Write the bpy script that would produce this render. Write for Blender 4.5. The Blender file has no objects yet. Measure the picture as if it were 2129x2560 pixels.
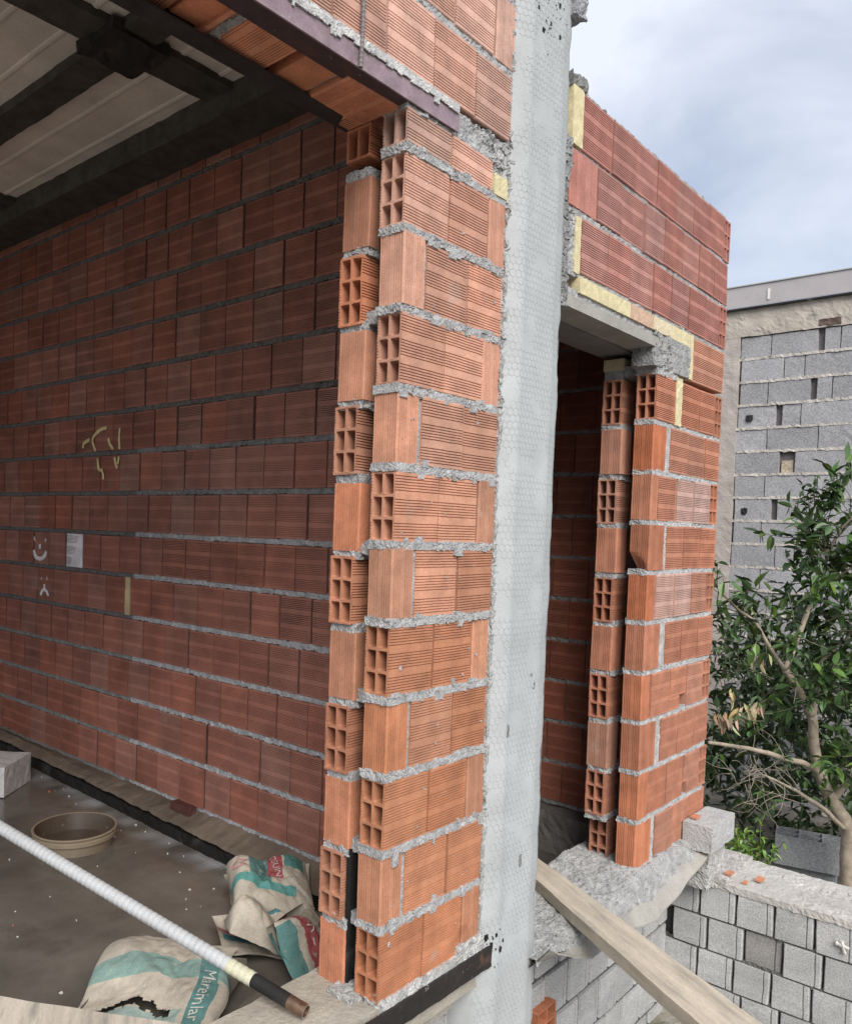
import bpy, bmesh, math, random
from mathutils import Vector, Matrix, noise
from mathutils.geometry import tessellate_polygon
sc = bpy.context.scene
COL = sc.collection
PI = math.pi
R = math.radians

# ------------------------------------------------------------------ camera
cam = bpy.data.cameras.new("camera"); camo = bpy.data.objects.new("camera", cam); COL.objects.link(camo)
rot = Matrix.Rotation(-0.8330, 4, 'Z') @ Matrix.Rotation(1.5356, 4, 'X') @ Matrix.Rotation(0.0331, 4, 'Z')
camo.matrix_world = Matrix.Translation((-1.6712, -1.3906, 1.2777)) @ rot
cam.sensor_fit = 'AUTO'; cam.sensor_width = 36.0
cam.lens = 2055.44 / 2560 * 36
cam.shift_x = (1064.5 - 891.6) / 2560; cam.shift_y = (1396.4 - 1280) / 2560
cam.clip_start = 0.05; cam.clip_end = 2000
sc.camera = camo

# ------------------------------------------------------------------ sky, sun, exposure
SUN_EL, SUN_AZ = R(41), R(217)       # azimuth of the sun measured from +Y clockwise (towards +X)
w = bpy.data.worlds.new("World"); sc.world = w; w.use_nodes = True
nt = w.node_tree; N = nt.nodes; Lk = nt.links
for n in list(N): N.remove(n)
out = N.new('ShaderNodeOutputWorld'); bg = N.new('ShaderNodeBackground')
sky = N.new('ShaderNodeTexSky'); sky.sky_type = 'NISHITA'; sky.sun_disc = False
sky.sun_elevation = SUN_EL; sky.sun_rotation = SUN_AZ; sky.air_density = 1.0; sky.dust_density = 1.5; sky.ozone_density = 2.0
tc = N.new('ShaderNodeTexCoord'); mp = N.new('ShaderNodeMapping'); mp.inputs['Scale'].default_value = (1, 1, 1.9)
mp.inputs['Location'].default_value = (0.35, 0.1, 0.25)
nz = N.new('ShaderNodeTexNoise'); nz.inputs['Scale'].default_value = 3.4; nz.inputs['Detail'].default_value = 5
nz.inputs['Roughness'].default_value = 0.52; nz.inputs['Distortion'].default_value = 0.35
rmp = N.new('ShaderNodeValToRGB'); rmp.color_ramp.elements[0].position = 0.34; rmp.color_ramp.elements[1].position = 0.66
rmp.color_ramp.elements[0].color = (0.44, 0.44, 0.44, 1); rmp.color_ramp.elements[1].color = (1, 1, 1, 1)
mix = N.new('ShaderNodeMix'); mix.data_type = 'RGBA'
mix.inputs['B'].default_value = (6.5, 6.9, 7.8, 1)      # overcast cloud radiance, same units as the sky texture
Lk.new(tc.outputs['Generated'], mp.inputs['Vector']); Lk.new(mp.outputs[0], nz.inputs['Vector'])
Lk.new(nz.outputs['Fac'], rmp.inputs['Fac']); Lk.new(rmp.outputs['Color'], mix.inputs['Factor'])
Lk.new(sky.outputs[0], mix.inputs['A']); Lk.new(mix.outputs['Result'], bg.inputs['Color'])
bg.inputs['Strength'].default_value = 0.08
Lk.new(bg.outputs[0], out.inputs[0])
sun = bpy.data.lights.new("sun", 'SUN'); sun.energy = 2.4; sun.angle = R(38); sun.color = (1.0, 0.96, 0.90)
suno = bpy.data.objects.new("sun", sun); COL.objects.link(suno)
sd = Vector((math.sin(SUN_AZ) * math.cos(SUN_EL), math.cos(SUN_AZ) * math.cos(SUN_EL), math.sin(SUN_EL)))
suno.rotation_euler = sd.to_track_quat('Z', 'Y').to_euler(); suno.location = (-4, -6, 8)
vs = sc.view_settings; vs.view_transform = 'Standard'; vs.look = 'None'; vs.gamma = 1; vs.use_curve_mapping = False
vs.exposure = 0.75

# ------------------------------------------------------------------ helpers
def nz3(p, s): return noise.noise_vector(Vector(p) * s)
def n1(p, s): return noise.noise(Vector(p) * s)
ROOTLOC = {}
class MB:
    def __init__(s): s.v = []; s.f = []; s.c = []
    def add(s, vs, fs, col):
        o = len(s.v); s.v += [tuple(v) for v in vs]
        s.f += [tuple(i + o for i in f) for f in fs]; s.c += [col] * len(fs)
    def build(s, name, m, parent=None, smooth=False, fix=False):
        loc = Vector((0, 0, 0))
        if parent is not None: loc = ROOTLOC.get(parent.name, Vector((0, 0, 0)))
        me = bpy.data.meshes.new(name)
        if loc.length: s.v = [(v[0] - loc.x, v[1] - loc.y, v[2] - loc.z) for v in s.v]
        me.from_pydata(s.v, [], s.f)
        a = me.attributes.new("tint", 'FLOAT_COLOR', 'FACE')
        flat = []
        for c in s.c: flat += [c[0], c[1], c[2], 1.0]
        a.data.foreach_set('color', flat)
        if fix:
            bm = bmesh.new(); bm.from_mesh(me); bmesh.ops.recalc_face_normals(bm, faces=bm.faces); bm.to_mesh(me); bm.free()
        if smooth: me.polygons.foreach_set('use_smooth', [True] * len(me.polygons))
        me.materials.append(m); me.update()
        o = bpy.data.objects.new(name, me); COL.objects.link(o)
        if parent is not None:
            o.parent = parent; ROOTLOC[o.name] = loc
        return o
def thing(name, label, cat, loc=(0, 0, 0), group=None):
    o = bpy.data.objects.new(name, None); COL.objects.link(o); o.location = loc; o.empty_display_size = 0.1
    ROOTLOC[o.name] = Vector(loc); return tag(o, label, cat, group)
def tag(o, label, cat, group=None):
    o['label'] = label; o['category'] = cat; o['kind'] = 'thing'
    if group: o['group'] = group
    return o
def struct(o, kind='structure'): o['kind'] = kind; return o

def material(name, rough=0.85, var=0.25, vscale=9.0, bump=0.25, bscale=140.0, spots=(), metallic=0.0, spec=0.3, fine=0.15, fscale=220.0, detail=6, bdist=0.002, stretch=None):
    """colour comes from the face attribute 'tint'; noise varies it; spots = (colour, scale, lo, hi) stains with a shape of their own"""
    m = bpy.data.materials.new(name); m.use_nodes = True
    t = m.node_tree; n = t.nodes; l = t.links
    b = n['Principled BSDF']; b.inputs['Roughness'].default_value = rough; b.inputs['Metallic'].default_value = metallic
    b.inputs['Specular IOR Level'].default_value = spec
    at = n.new('ShaderNodeAttribute'); at.attribute_name = 'tint'
    g = n.new('ShaderNodeNewGeometry'); pos = g.outputs['Position']
    if stretch:
        m0 = n.new('ShaderNodeMapping'); m0.inputs['Rotation'].default_value = (0, 0, -stretch[1]); l.new(pos, m0.inputs['Vector'])
        mpn = n.new('ShaderNodeMapping'); mpn.inputs['Scale'].default_value = stretch[0]; l.new(m0.outputs[0], mpn.inputs['Vector']); pos = mpn.outputs[0]
    def nois(scale, det=detail, ro=0.6):
        q = n.new('ShaderNodeTexNoise'); q.inputs['Scale'].default_value = scale; q.inputs['Detail'].default_value = det; q.inputs['Roughness'].default_value = ro
        l.new(pos, q.inputs['Vector']); return q.outputs['Fac']
    def mul(col, fac_out, amt):
        mr = n.new('ShaderNodeMapRange'); mr.inputs['From Min'].default_value = 0.3; mr.inputs['From Max'].default_value = 0.7
        mr.inputs['To Min'].default_value = 1 - amt; mr.inputs['To Max'].default_value = 1 + amt; l.new(fac_out, mr.inputs['Value'])
        x = n.new('ShaderNodeMix'); x.data_type = 'RGBA'; x.blend_type = 'MULTIPLY'; x.inputs['Factor'].default_value = 1
        l.new(col, x.inputs['A']); l.new(mr.outputs[0], x.inputs['B']); return x.outputs['Result']
    col = mul(at.outputs['Color'], nois(vscale), var)
    col = mul(col, nois(fscale, 3), fine)
    for c, s, lo, hi in spots:
        rp = n.new('ShaderNodeMapRange'); rp.inputs['From Min'].default_value = lo; rp.inputs['From Max'].default_value = hi
        l.new(nois(s, 5), rp.inputs['Value'])
        x = n.new('ShaderNodeMix'); x.data_type = 'RGBA'; l.new(rp.outputs[0], x.inputs['Factor']); l.new(col, x.inputs['A']); x.inputs['B'].default_value = (*c, 1); col = x.outputs['Result']
    l.new(col, b.inputs['Base Color'])
    if bump:
        bp = n.new('ShaderNodeBump'); bp.inputs['Strength'].default_value = bump; bp.inputs['Distance'].default_value = bdist
        l.new(nois(bscale, 4), bp.inputs['Height']); l.new(bp.outputs[0], b.inputs['Normal'])
    return m
M = {}
M['brick'] = material('terracotta', 0.82, 0.22, 11, 0.35, 160, [((0.47, 0.40, 0.36), 6.5, 0.66, 0.86), ((0.23, 0.07, 0.04), 4.2, 0.66, 0.82)], spec=0.25)
M['brick_in'] = material('terracotta_inside', 0.52, 0.25, 7, 0.3, 120, [((0.36, 0.28, 0.25), 3.0, 0.64, 0.85)], spec=0.4)
M['mortar'] = material('mortar', 0.95, 0.28, 25, 0.9, 210, [((0.10, 0.10, 0.11), 60, 0.60, 0.72)], spec=0.15, fine=0.3, bdist=0.004)
M['concrete'] = material('concrete', 0.9, 0.16, 7, 0.35, 130, [((0.12, 0.12, 0.11), 19, 0.70, 0.78), ((0.03, 0.03, 0.03), 85, 0.735, 0.76)], spec=0.2)
M['col'] = material('column_concrete', 0.88, 0.10, 5, 0.3, 150, [((0.42, 0.43, 0.43), 7, 0.60, 0.95), ((0.05, 0.05, 0.05), 55, 0.735, 0.76)], spec=0.2, fine=0.08)
M['block'] = material('pumice_block', 0.95, 0.14, 6, 0.7, 170, [((0.12, 0.12, 0.12), 10, 0.68, 0.82)], spec=0.15, fine=0.3, fscale=160, bdist=0.003)
M['farblock'] = material('far_block', 0.95, 0.12, 3, 0.6, 90, [((0.25, 0.245, 0.25), 4, 0.6, 0.85)], spec=0.15, fine=0.3, fscale=70, bdist=0.004)
M['plaster'] = material('rough_plaster', 0.95, 0.18, 6, 0.8, 60, [((0.16, 0.15, 0.14), 14, 0.68, 0.80)], spec=0.15, bdist=0.006)
M['ledge'] = material('muddy_concrete', 0.7, 0.35, 5, 0.6, 70, [((0.24, 0.21, 0.175), 6, 0.62, 0.82), ((0.09, 0.07, 0.055), 4, 0.58, 0.75)], spec=0.35, bdist=0.004)
M['steel'] = material('painted_steel', 0.6, 0.25, 18, 0.2, 160, [((0.42, 0.40, 0.40), 34, 0.66, 0.74), ((0.10, 0.05, 0.04), 12, 0.62, 0.75)], spec=0.4)
M['darksteel'] = material('dark_steel', 0.75, 0.35, 12, 0.4, 80, [((0.10, 0.095, 0.085), 5, 0.58, 0.8)], spec=0.3)
M['yellow'] = material('pale_brick', 0.9, 0.14, 25, 0.4, 140, [((0.32, 0.29, 0.22), 20, 0.64, 0.75)], spec=0.2)
M['wood'] = material('weathered_wood', 0.85, 0.22, 5, 0.3, 60, [((0.27, 0.25, 0.22), 9, 0.52, 0.72), ((0.15, 0.11, 0.085), 24, 0.70, 0.78)], spec=0.25, stretch=((0.35, 3.2, 3.2), R(58)))
M['floor'] = material('wet_floor', 0.17, 0.35, 2.2, 0.10, 30, [((0.20, 0.18, 0.155), 1.6, 0.52, 0.78), ((0.035, 0.028, 0.022), 2.6, 0.58, 0.8), ((0.33, 0.31, 0.28), 45, 0.745, 0.77)], spec=0.5, fine=0.1)
M['bag'] = material('paper_sack', 0.75, 0.16, 14, 0.3, 70, [((0.22, 0.19, 0.155), 9, 0.58, 0.85), ((0.40, 0.37, 0.32), 38, 0.60, 0.75)], spec=0.25)
M['ceil'] = material('roof_panel', 0.6, 0.18, 2.5, 0.1, 40, [((0.34, 0.31, 0.27), 3.0, 0.62, 0.9)], spec=0.3)
M['plastic'] = material('plastic', 0.35, 0.08, 12, 0.1, 60, [((0.36, 0.35, 0.31), 30, 0.66, 0.78)], spec=0.5)
M['metal'] = material('bare_metal', 0.4, 0.2, 40, 0.2, 120, [((0.12, 0.06, 0.035), 60, 0.55, 0.7)], metallic=0.8)
M['paint'] = material('paint', 0.8, 0.2, 30, 0.3, 120)
M['bark'] = material('bark', 0.9, 0.3, 22, 0.7, 90, [((0.34, 0.31, 0.26), 14, 0.58, 0.72)], spec=0.2, bdist=0.004)
M['leaf'] = material('leaf', 0.42, 0.3, 9, 0.0, 50, spec=0.45, fine=0.1)
M['soil'] = material('soil', 0.98, 0.35, 3, 0.9, 30, [((0.07, 0.09, 0.045), 4, 0.55, 0.7)], spec=0.1, bdist=0.02)
M['wire'] = material('wire', 0.7, 0.3, 30, 0, spec=0.3)
M['fascia'] = material('sheet_metal', 0.5, 0.10, 3, 0.1, 20, [((0.30, 0.27, 0.27), 5, 0.62, 0.8)], spec=0.4)

# ------------------------------------------------------------------ bricks
def side_pts(L, ng, per, pitch=0.0077, dep=0.0040):
    """groove profile along one side of length L: list of (s, depth) without the corners"""
    pts = []
    if ng == 0: return pts
    cell = L / ng
    for g in range(ng):
        c0 = cell * (g + 0.5) - pitch * (per - 1) / 2
        for k in range(per):
            s = c0 + k * pitch
            pts += [(s - 0.0015, 0), (s - 0.0009, dep), (s + 0.0009, dep), (s + 0.0015, 0)]
    return pts
def groups_for(L):
    if L > 0.16: return 3, 6
    if L > 0.115: return 2, 5
    if L > 0.075: return 2, 4
    if L > 0.05: return 1, 5
    return 0, 0
_prof = {}
def profile(w, h, wide=True, detail=True):
    key = (round(w, 4), round(h, 4), wide, detail)
    if key in _prof: return _prof[key]
    c = 0.0028; P = []
    gw, gh = groups_for(w), groups_for(h)
    if not wide: gw = (0, 0)
    def sd(L, g): return side_pts(L, *g) if detail else []
    P += [(c, 0)] + [(s, d) for s, d in sd(w, gw)] + [(w - c, 0), (w, c)]
    P += [(w - d, s) for s, d in sd(h, gh)] + [(w, h - c), (w - c, h)]
    P += [(w - s, h - d) for s, d in sd(w, gw)] + [(c, h), (0, h - c)]
    P += [(d, h - s) for s, d in sd(h, gh)] + [(0, c)]
    _prof[key] = P; return P
def cells(w, h):
    nx, ny = (2, 3 if h > 0.14 else 1) if h >= w else (3 if w > 0.14 else 1, 2)
    t = 0.0072; res = []
    cw = (w - t * (nx + 1)) / nx; ch = (h - t * (ny + 1)) / ny
    for i in range(nx):
        for j in range(ny):
            x = t + i * (cw + t); y = t + j * (ch + t); r = 0.0045; q = []
            for cx, cy, a0 in ((x + r, y + r, PI), (x + cw - r, y + r, 1.5 * PI), (x + cw - r, y + ch - r, 0), (x + r, y + ch - r, 0.5 * PI)):
                for k in range(3):
                    a = a0 + k * PI / 4; q.append((cx + r * math.cos(a), cy + r * math.sin(a)))
            res.append(q)
    return res
_tess = {}
def brick(mb, o, d, axis, tint, rng, hole=None, segs=4, detail=True, wide=True, jit=1.0, depth=None, chip=None):
    """hollow clay brick, o = min corner, d = size, extruded along axis 0/1/2; hole: None, 'a' (open at min end) or 'b' (max end)"""
    b_, c_ = (axis + 1) % 3, (axis + 2) % 3
    w_, h_, L = d[b_], d[c_], d[axis]
    P = profile(w_, h_, wide, detail); n = len(P)
    V = []; F = []
    seed = rng.random() * 50
    def put(s, p, q):
        v = [0, 0, 0]; v[axis] = s; v[b_] = p; v[c_] = q; return v
    for k in range(segs + 1):
        s = L * k / segs
        for p, q in P:
            e = 0
            if k == 0: e = 0.0012 * noise.noise((p * 60 + seed, q * 60, 1)) + 0.0006
            if k == segs: e = 0.0012 * noise.noise((p * 60 + seed, q * 60, 9)) - 0.0006
            dx = 0.0007 * noise.noise((s * 22 + seed, p * 14, q * 14)); dy = 0.0007 * noise.noise((s * 22, p * 14 + seed, q * 14 + 7))
            if chip:
                cp, cq, cs, cr = chip
                dd = math.sqrt((p - cp) ** 2 + (q - cq) ** 2 + (s - cs) ** 2)
                if dd < cr:
                    f = (1 - dd / cr) * cr * 0.8; dx += f * (0.5 if cp < w_ / 2 else -0.5); dy += f * (0.5 if cq < h_ / 2 else -0.5)
            V.append(put(s + e, p + dx, q + dy))
    for k in range(segs):
        a = k * n; b = a + n
        for i in range(n):
            j = (i + 1) % n; F.append((a + i, a + j, b + j, b + i))
    def cap(k, flip, open_):
        base = k * n
        if not open_:
            f = tuple(base + i for i in range(n)); F.append(f if not flip else f[::-1]); return
        H = cells(w_, h_)
        key = (round(w_, 4), round(h_, 4), wide, detail)
        if key not in _tess:
            polys = [[Vector((p, q, 0)) for p, q in P]] + [[Vector((p, q, 0)) for p, q in h] for h in H]
            _tess[key] = tessellate_polygon(polys)
        off = len(V); s0 = 0 if k == 0 else L
        idx = list(range(base, base + n)); m = 0
        dep = depth or L * 0.85
        sg = 1 if k == 0 else -1
        for h in H:
            st = len(V)
            wob = 0.0012
            h2 = [(p + wob * noise.noise((p * 45 + seed, q * 45, 3)), q + wob * noise.noise((p * 45, q * 45 + seed, 5))) for p, q in h]
            for p, q in h2: V.append(put(s0 + sg * (0.0004 + 0.0012 * (noise.noise((p * 60 + seed, q * 60, 1)) + 0.4) * (1 if k == 0 else -1) * sg), p, q))
            st2 = len(V)
            for p, q in h2: V.append(put(s0 + sg * dep, p, q))
            idx += list(range(st, st + len(h)))
            nn = len(h)
            for i in range(nn):
                j = (i + 1) % nn; f = (st + i, st2 + i, st2 + j, st + j); F.append(f if flip else f[::-1])
            f = tuple(st2 + i for i in range(nn)); F.append(f if not flip else f[::-1])
        for tr in _tess[key]:
            a, b, c = (idx[i] for i in tr)
            va, vb, vc = V[a], V[b], V[c]
            ar = (vb[b_] - va[b_]) * (vc[c_] - va[c_]) - (vb[c_] - va[c_]) * (vc[b_] - va[b_])
            f = (a, b, c) if ar > 0 else (a, c, b)
            F.append(f if not flip else f[::-1])
    cap(0, True, hole == 'a'); cap(segs, False, hole == 'b')
    cen = Vector((d[0] / 2, d[1] / 2, d[2] / 2))
    rotm = Matrix.Rotation(R(rng.gauss(0, 0.35)) * jit, 3, 'X') @ Matrix.Rotation(R(rng.gauss(0, 0.35)) * jit, 3, 'Y') @ Matrix.Rotation(R(rng.gauss(0, 0.4)) * jit, 3, 'Z')
    of = Vector(o) + cen + Vector((rng.gauss(0, 0.0010), rng.gauss(0, 0.0017), rng.gauss(0, 0.0013))) * jit
    V = [tuple(rotm @ (Vector(v) - cen) + of) for v in V]
    mb.add(V, F, tint)
def rough_box(mb, x0, x1, y0, y1, z0, z1, res, amp, col, seed=0, f1=38.0, edge=None):
    """gritty mortar lump: closed box grid displaced by noise of two sizes"""
    nx = max(1, int(round((x1 - x0) / res))); ny = max(1, int(round((y1 - y0) / res))); nz_ = max(1, int(round((z1 - z0) / res)))
    D = {}; V = []; F = []
    cx, cy, cz = (x0 + x1) / 2, (y0 + y1) / 2, (z0 + z1) / 2
    def vid(i, j, k):
        q = (i, j, k)
        if q not in D:
            p = Vector((x0 + (x1 - x0) * i / nx, y0 + (y1 - y0) * j / ny, z0 + (z1 - z0) * k / nz_))
            s = Vector((seed * 3.1, seed * 1.7, seed))
            am = amp; amp_ = am * max(0.3, min(1.25, 0.75 + 1.1 * noise.noise(p * 9 + s)))
            a = noise.noise_vector(p * f1 + s) * amp_ * 0.75 + noise.noise_vector(p * f1 * 2.7 + s) * amp_ * 0.6 + noise.noise_vector(p * f1 * 6.1 + s) * amp_ * 0.4
            D[q] = len(V); V.append(tuple(p + a))
        return D[q]
    for i in range(nx):
        for j in range(ny):
            F.append((vid(i, j, 0), vid(i, j + 1, 0), vid(i + 1, j + 1, 0), vid(i + 1, j, 0)))
            F.append((vid(i, j, nz_), vid(i + 1, j, nz_), vid(i + 1, j + 1, nz_), vid(i, j + 1, nz_)))
    for i in range(nx):
        for k in range(nz_):
            F.append((vid(i, 0, k), vid(i + 1, 0, k), vid(i + 1, 0, k + 1), vid(i, 0, k + 1)))
            F.append((vid(i, ny, k), vid(i, ny, k + 1), vid(i + 1, ny, k + 1), vid(i + 1, ny, k)))
    for j in range(ny):
        for k in range(nz_):
            F.append((vid(0, j, k), vid(0, j, k + 1), vid(0, j + 1, k + 1), vid(0, j + 1, k)))
            F.append((vid(nx, j, k), vid(nx, j + 1, k), vid(nx, j + 1, k + 1), vid(nx, j, k + 1)))
    mb.add(V, F, col)
def box(mb, x0, x1, y0, y1, z0, z1, col):
    V = [(x0, y0, z0), (x1, y0, z0), (x1, y1, z0), (x0, y1, z0), (x0, y0, z1), (x1, y0, z1), (x1, y1, z1), (x0, y1, z1)]
    mb.add(V, [(0, 3, 2, 1), (4, 5, 6, 7), (0, 1, 5, 4), (1, 2, 6, 5), (2, 3, 7, 6), (3, 0, 4, 7)], col)
def tube(mb, pts, rads, col, seg=10, cap=True, wob=0.0):
    pts = [Vector(p) for p in pts]; V = []; F = []
    up = Vector((0.31, 0.17, 0.93)).normalized()
    for i, p in enumerate(pts):
        t = (pts[min(i + 1, len(pts) - 1)] - pts[max(i - 1, 0)]).normalized()
        a = t.cross(up).normalized(); b = t.cross(a).normalized()
        for k in range(seg):
            an = 2 * PI * k / seg; r = rads[i] * (1 + (wob * noise.noise(Vector((p.x * 30, p.y * 30, p.z * 30 + k * 2.1))) if wob else 0))
            V.append(tuple(p + (a * math.cos(an) + b * math.sin(an)) * r))
    for i in range(len(pts) - 1):
        for k in range(seg):
            j = (k + 1) % seg; F.append((i * seg + k, i * seg + j, (i + 1) * seg + j, (i + 1) * seg + k))
    if cap:
        F.append(tuple(range(seg))[::-1]); F.append(tuple((len(pts) - 1) * seg + k for k in range(seg)))
    mb.add(V, F, col)
def smooth_path(pts, n=6):
    P = [Vector(p) for p in pts]; out = []
    for i in range(len(P) - 1):
        p0 = P[max(i - 1, 0)]; p1 = P[i]; p2 = P[i + 1]; p3 = P[min(i + 2, len(P) - 1)]
        for k in range(n):
            t = k / n
            out.append(0.5 * ((2 * p1) + (p2 - p0) * t + (2 * p0 - 5 * p1 + 4 * p2 - p3) * t * t + (3 * p1 - p0 - 3 * p2 + p3) * t ** 3))
    out.append(P[-1]); return out
CL = (0.44, 0.185, 0.105)          # fired clay
def clay(rng, z=1.0, base=CL, sp=0.17):
    f = 1 + rng.uniform(-sp, sp); hu = rng.uniform(-0.10, 0.10); pale = rng.random() ** 3 * 0.22
    c = [base[0] * f, base[1] * f * (1 + hu * 0.6), base[2] * f * (1 + hu)]
    g = 0.42
    return tuple(c[i] * (1 - pale) + (g, g * 0.78, g * 0.66)[i] * pale for i in range(3))
GREY = (0.36, 0.36, 0.36)
YEL = (0.60, 0.53, 0.33)
PT = 0.208; BH = 0.19; BT = 0.085

# ------------------------------------------------------------------ ground
g = MB()
xs = [-600, -60, -12, -4, 0, 2, 3, 4, 5, 6, 8, 14, 60, 600]; ys = [-600, -60, -12, -4, -2, -1, 0, 1, 2, 4, 8, 14, 60, 600]
GV = [(x, y, -1.0 + (0.05 * n1((x, y, 0), 0.9) if abs(x) < 20 and abs(y) < 20 else 0)) for y in ys for x in xs]
GF = [(j * len(xs) + i, j * len(xs) + i + 1, (j + 1) * len(xs) + i + 1, (j + 1) * len(xs) + i) for j in range(len(ys) - 1) for i in range(len(xs) - 1)]
g.add(GV, GF, (0.24, 0.22, 0.19)); struct(g.build('ground', M['soil']))

# ------------------------------------------------------------------ near brick pier and the wall over the opening
pier = thing('brick_wall', 'double leaf hollow brick pier beside the grey column, carrying brickwork over the wide opening', 'brick wall', (0, 0, 0))
rng = random.Random(4)
outer = MB(); mort = MB(); inner = MB()
def clay_h(z): # bricks higher up are dustier and pinker
    k = max(0, min(1, (z - 0.6) / 2.0))
    return clay(rng, base=(0.47 + 0.07 * k, 0.205 + 0.115 * k, 0.11 + 0.14 * k))
for i in range(11):
    z = i * PT
    if i % 2 == 0:
        b = MB(); brick(b, (0, 0, z), (0.19, BT, BH), 0, clay_h(z), rng, hole='a', segs=6); b.build('hollow_brick', M['brick'], pier)
        brick(outer, (0.1965, 0, z), (0.185, BT, BH), 0, clay_h(z), rng, segs=6)
        brick(outer, (0.389, 0, z), (0.095, BT, BH), 2, clay_h(z), rng, segs=8)
        mx = []
    else:
        b = MB(); ch = None
        brick(b, (0, 0, z), (0.09, BT, BH), 2, clay_h(z), rng, segs=10); b.build('turned_brick', M['brick'], pier)
        brick(outer, (0.101, 0.0, z), (0.192, BT, BH), 0, clay_h(z), rng, segs=6)
        brick(outer, (0.3000, 0.0, z), (0.187, BT, BH), 0, clay_h(z), rng, segs=6)
        rough_box(mort, 0.086, 0.104, 0.006, 0.08, z, z + BH, 0.006, 0.0035, GREY, i)
    # bed joint above this course
    if i < 11:
        x = 0
        rough_box(mort, -0.003, 0.478, -0.001, 0.088, z + BH - 0.003, z + PT + 0.003, 0.0038, 0.0062, GREY, i + 20, f1=52)
rd = random.Random(77)
for i in range(11):
    for _ in range(7):
        xx = rd.uniform(0.0, 0.46); hgt = rd.uniform(0.004, 0.02) * (1.8 if rd.random() < 0.15 else 1); zt_ = i * PT + BH
        if rd.random() < 0.5: rough_box(mort, xx, xx + rd.uniform(0.008, 0.045), -0.0030, 0.004, zt_ - hgt, zt_ + 0.004, 0.004, 0.0032, (0.37, 0.37, 0.37), xx * 9 + i, f1=70)
        else: rough_box(mort, xx, xx + rd.uniform(0.010, 0.05), -0.0024, 0.004, zt_ + 0.016, zt_ + 0.018 + hgt * 0.6, 0.004, 0.003, (0.37, 0.37, 0.37), xx * 9 + i, f1=70)
    for _ in range(5):
        xx = rd.uniform(0.01, 0.45); zz = i * PT + rd.uniform(0.02, 0.17); e = 0.002 + 0.006 * rd.random() ** 3
        rough_box(mort, xx, xx + e, -0.0016, 0.003, zz, zz + e * rd.uniform(0.6, 2.2), 0.0025, 0.002, (0.40, 0.40, 0.40), xx * 9 + i, f1=110)
z = 11 * PT
b = MB(); brick(b, (0, 0, z), (0.192, BT, 0.092), 0, clay_h(z), rng, hole='a', segs=6); b.build('hollow_brick', M['brick'], pier)
brick(outer, (0.196, 0, z), (0.2, BT, 0.092), 0, clay_h(z), rng, segs=6)
b = MB()
for x0, x1 in ((0.405, 0.432), (0.434, 0.488)): rough_box(b, x0, x1, -0.004, 0.07, 2.285, 2.345, 0.009, 0.002, YEL, x0 * 9)
b.build('pale_brick_piece', M['yellow'], pier)
rough_box(mort, -0.004, 0.40, 0.002, 0.085, z + 0.09, z + 0.108, 0.006, 0.008, GREY, 61)
rough_box(mort, 0.215, 0.492, 0.004, 0.085, 2.375, 2.452, 0.005, 0.009, GREY, 62, f1=48)
rough_box(mort, 0.39, 0.492, 0.01, 0.085, 2.285, 2.39, 0.005, 0.008, GREY, 63, f1=48)
# inner leaf, 3 cm lower
DZ = -0.030
for i in range(12):
    z = i * PT + DZ; b = MB(); hole = (i % 2 == 1)
    if i == 11:
        brick(b, (0.0, 0.128, z + 0.03), (0.19, BT + 0.004, 0.09), 0, clay(rng), rng, hole='a', segs=4); b.build('hollow_brick', M['brick'], pier)
    elif hole:
        brick(b, (0.0, 0.142, z), (0.19, BT + 0.002, BH), 0, clay(rng), rng, hole='a', segs=5); b.build('hollow_brick', M['brick'], pier)
        brick(inner, (0.195, 0.142, z), (0.19, BT, BH), 0, clay(rng), rng, segs=2, detail=False); brick(inner, (0.39, 0.142, z), (0.35, BT, BH), 0, clay(rng), rng, segs=2, detail=False)
    else:
        brick(b, (0.006, 0.128, z), (0.10, BT + 0.014, BH), 2, clay(rng), rng, segs=8); b.build('turned_brick', M['brick'], pier)
        brick(inner, (0.115, 0.142, z), (0.30, BT, BH), 0, clay(rng), rng, segs=2, detail=False); brick(inner, (0.42, 0.142, z), (0.32, BT, BH), 0, clay(rng), rng, segs=2, detail=False)
    if i < 11: rough_box(mort, 0.008, 0.30, 0.132, 0.224, z + BH - 0.004, z + PT + 0.006, 0.0045, 0.007, GREY, i + 40, f1=50)
# some mortar bridges in the cavity
for zz in (0.195, 0.40, 0.82, 1.23, 1.86): rough_box(mort, 0.02, 0.2, 0.078, 0.145, zz - 0.02, zz + 0.015, 0.008, 0.009, GREY, zz)
b = MB(); box(b, 0.05, 0.47, 0.092, 0.126, -0.01, 2.38, (0.02, 0.02, 0.02)); b.build('cavity_membrane', M['darksteel'], pier)
b = MB(); rough_box(b, 0.013, 0.20, 0.124, 0.1395, -0.01, 0.385, 0.012, 0.003, (0.012, 0.012, 0.012), 6); b.build('bitumen_sheet', M['darksteel'], pier)
# rough mortar between the brick ends and the column
for i in range(12):
    z = i * PT
    rough_box(mort, 0.474, 0.535, -0.006, 0.085, z, z + PT, 0.0055, 0.011, (0.37, 0.37, 0.36), i + 80, f1=26)
# mortar bed under the pier
rough_box(mort, 0.0, 0.48, -0.014, 0.05, -0.035, 0.004, 0.007, 0.010, (0.42, 0.42, 0.41), 7, f1=30)
rough_box(mort, -0.04, 0.12, 0.06, 0.15, -0.03, 0.004, 0.008, 0.009, (0.38, 0.38, 0.37), 8, f1=30)
rough_box(mort, 0.36, 0.49, -0.012, 0.04, -0.03, 0.03, 0.008, 0.010, (0.42, 0.42, 0.41), 9, f1=30)
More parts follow.
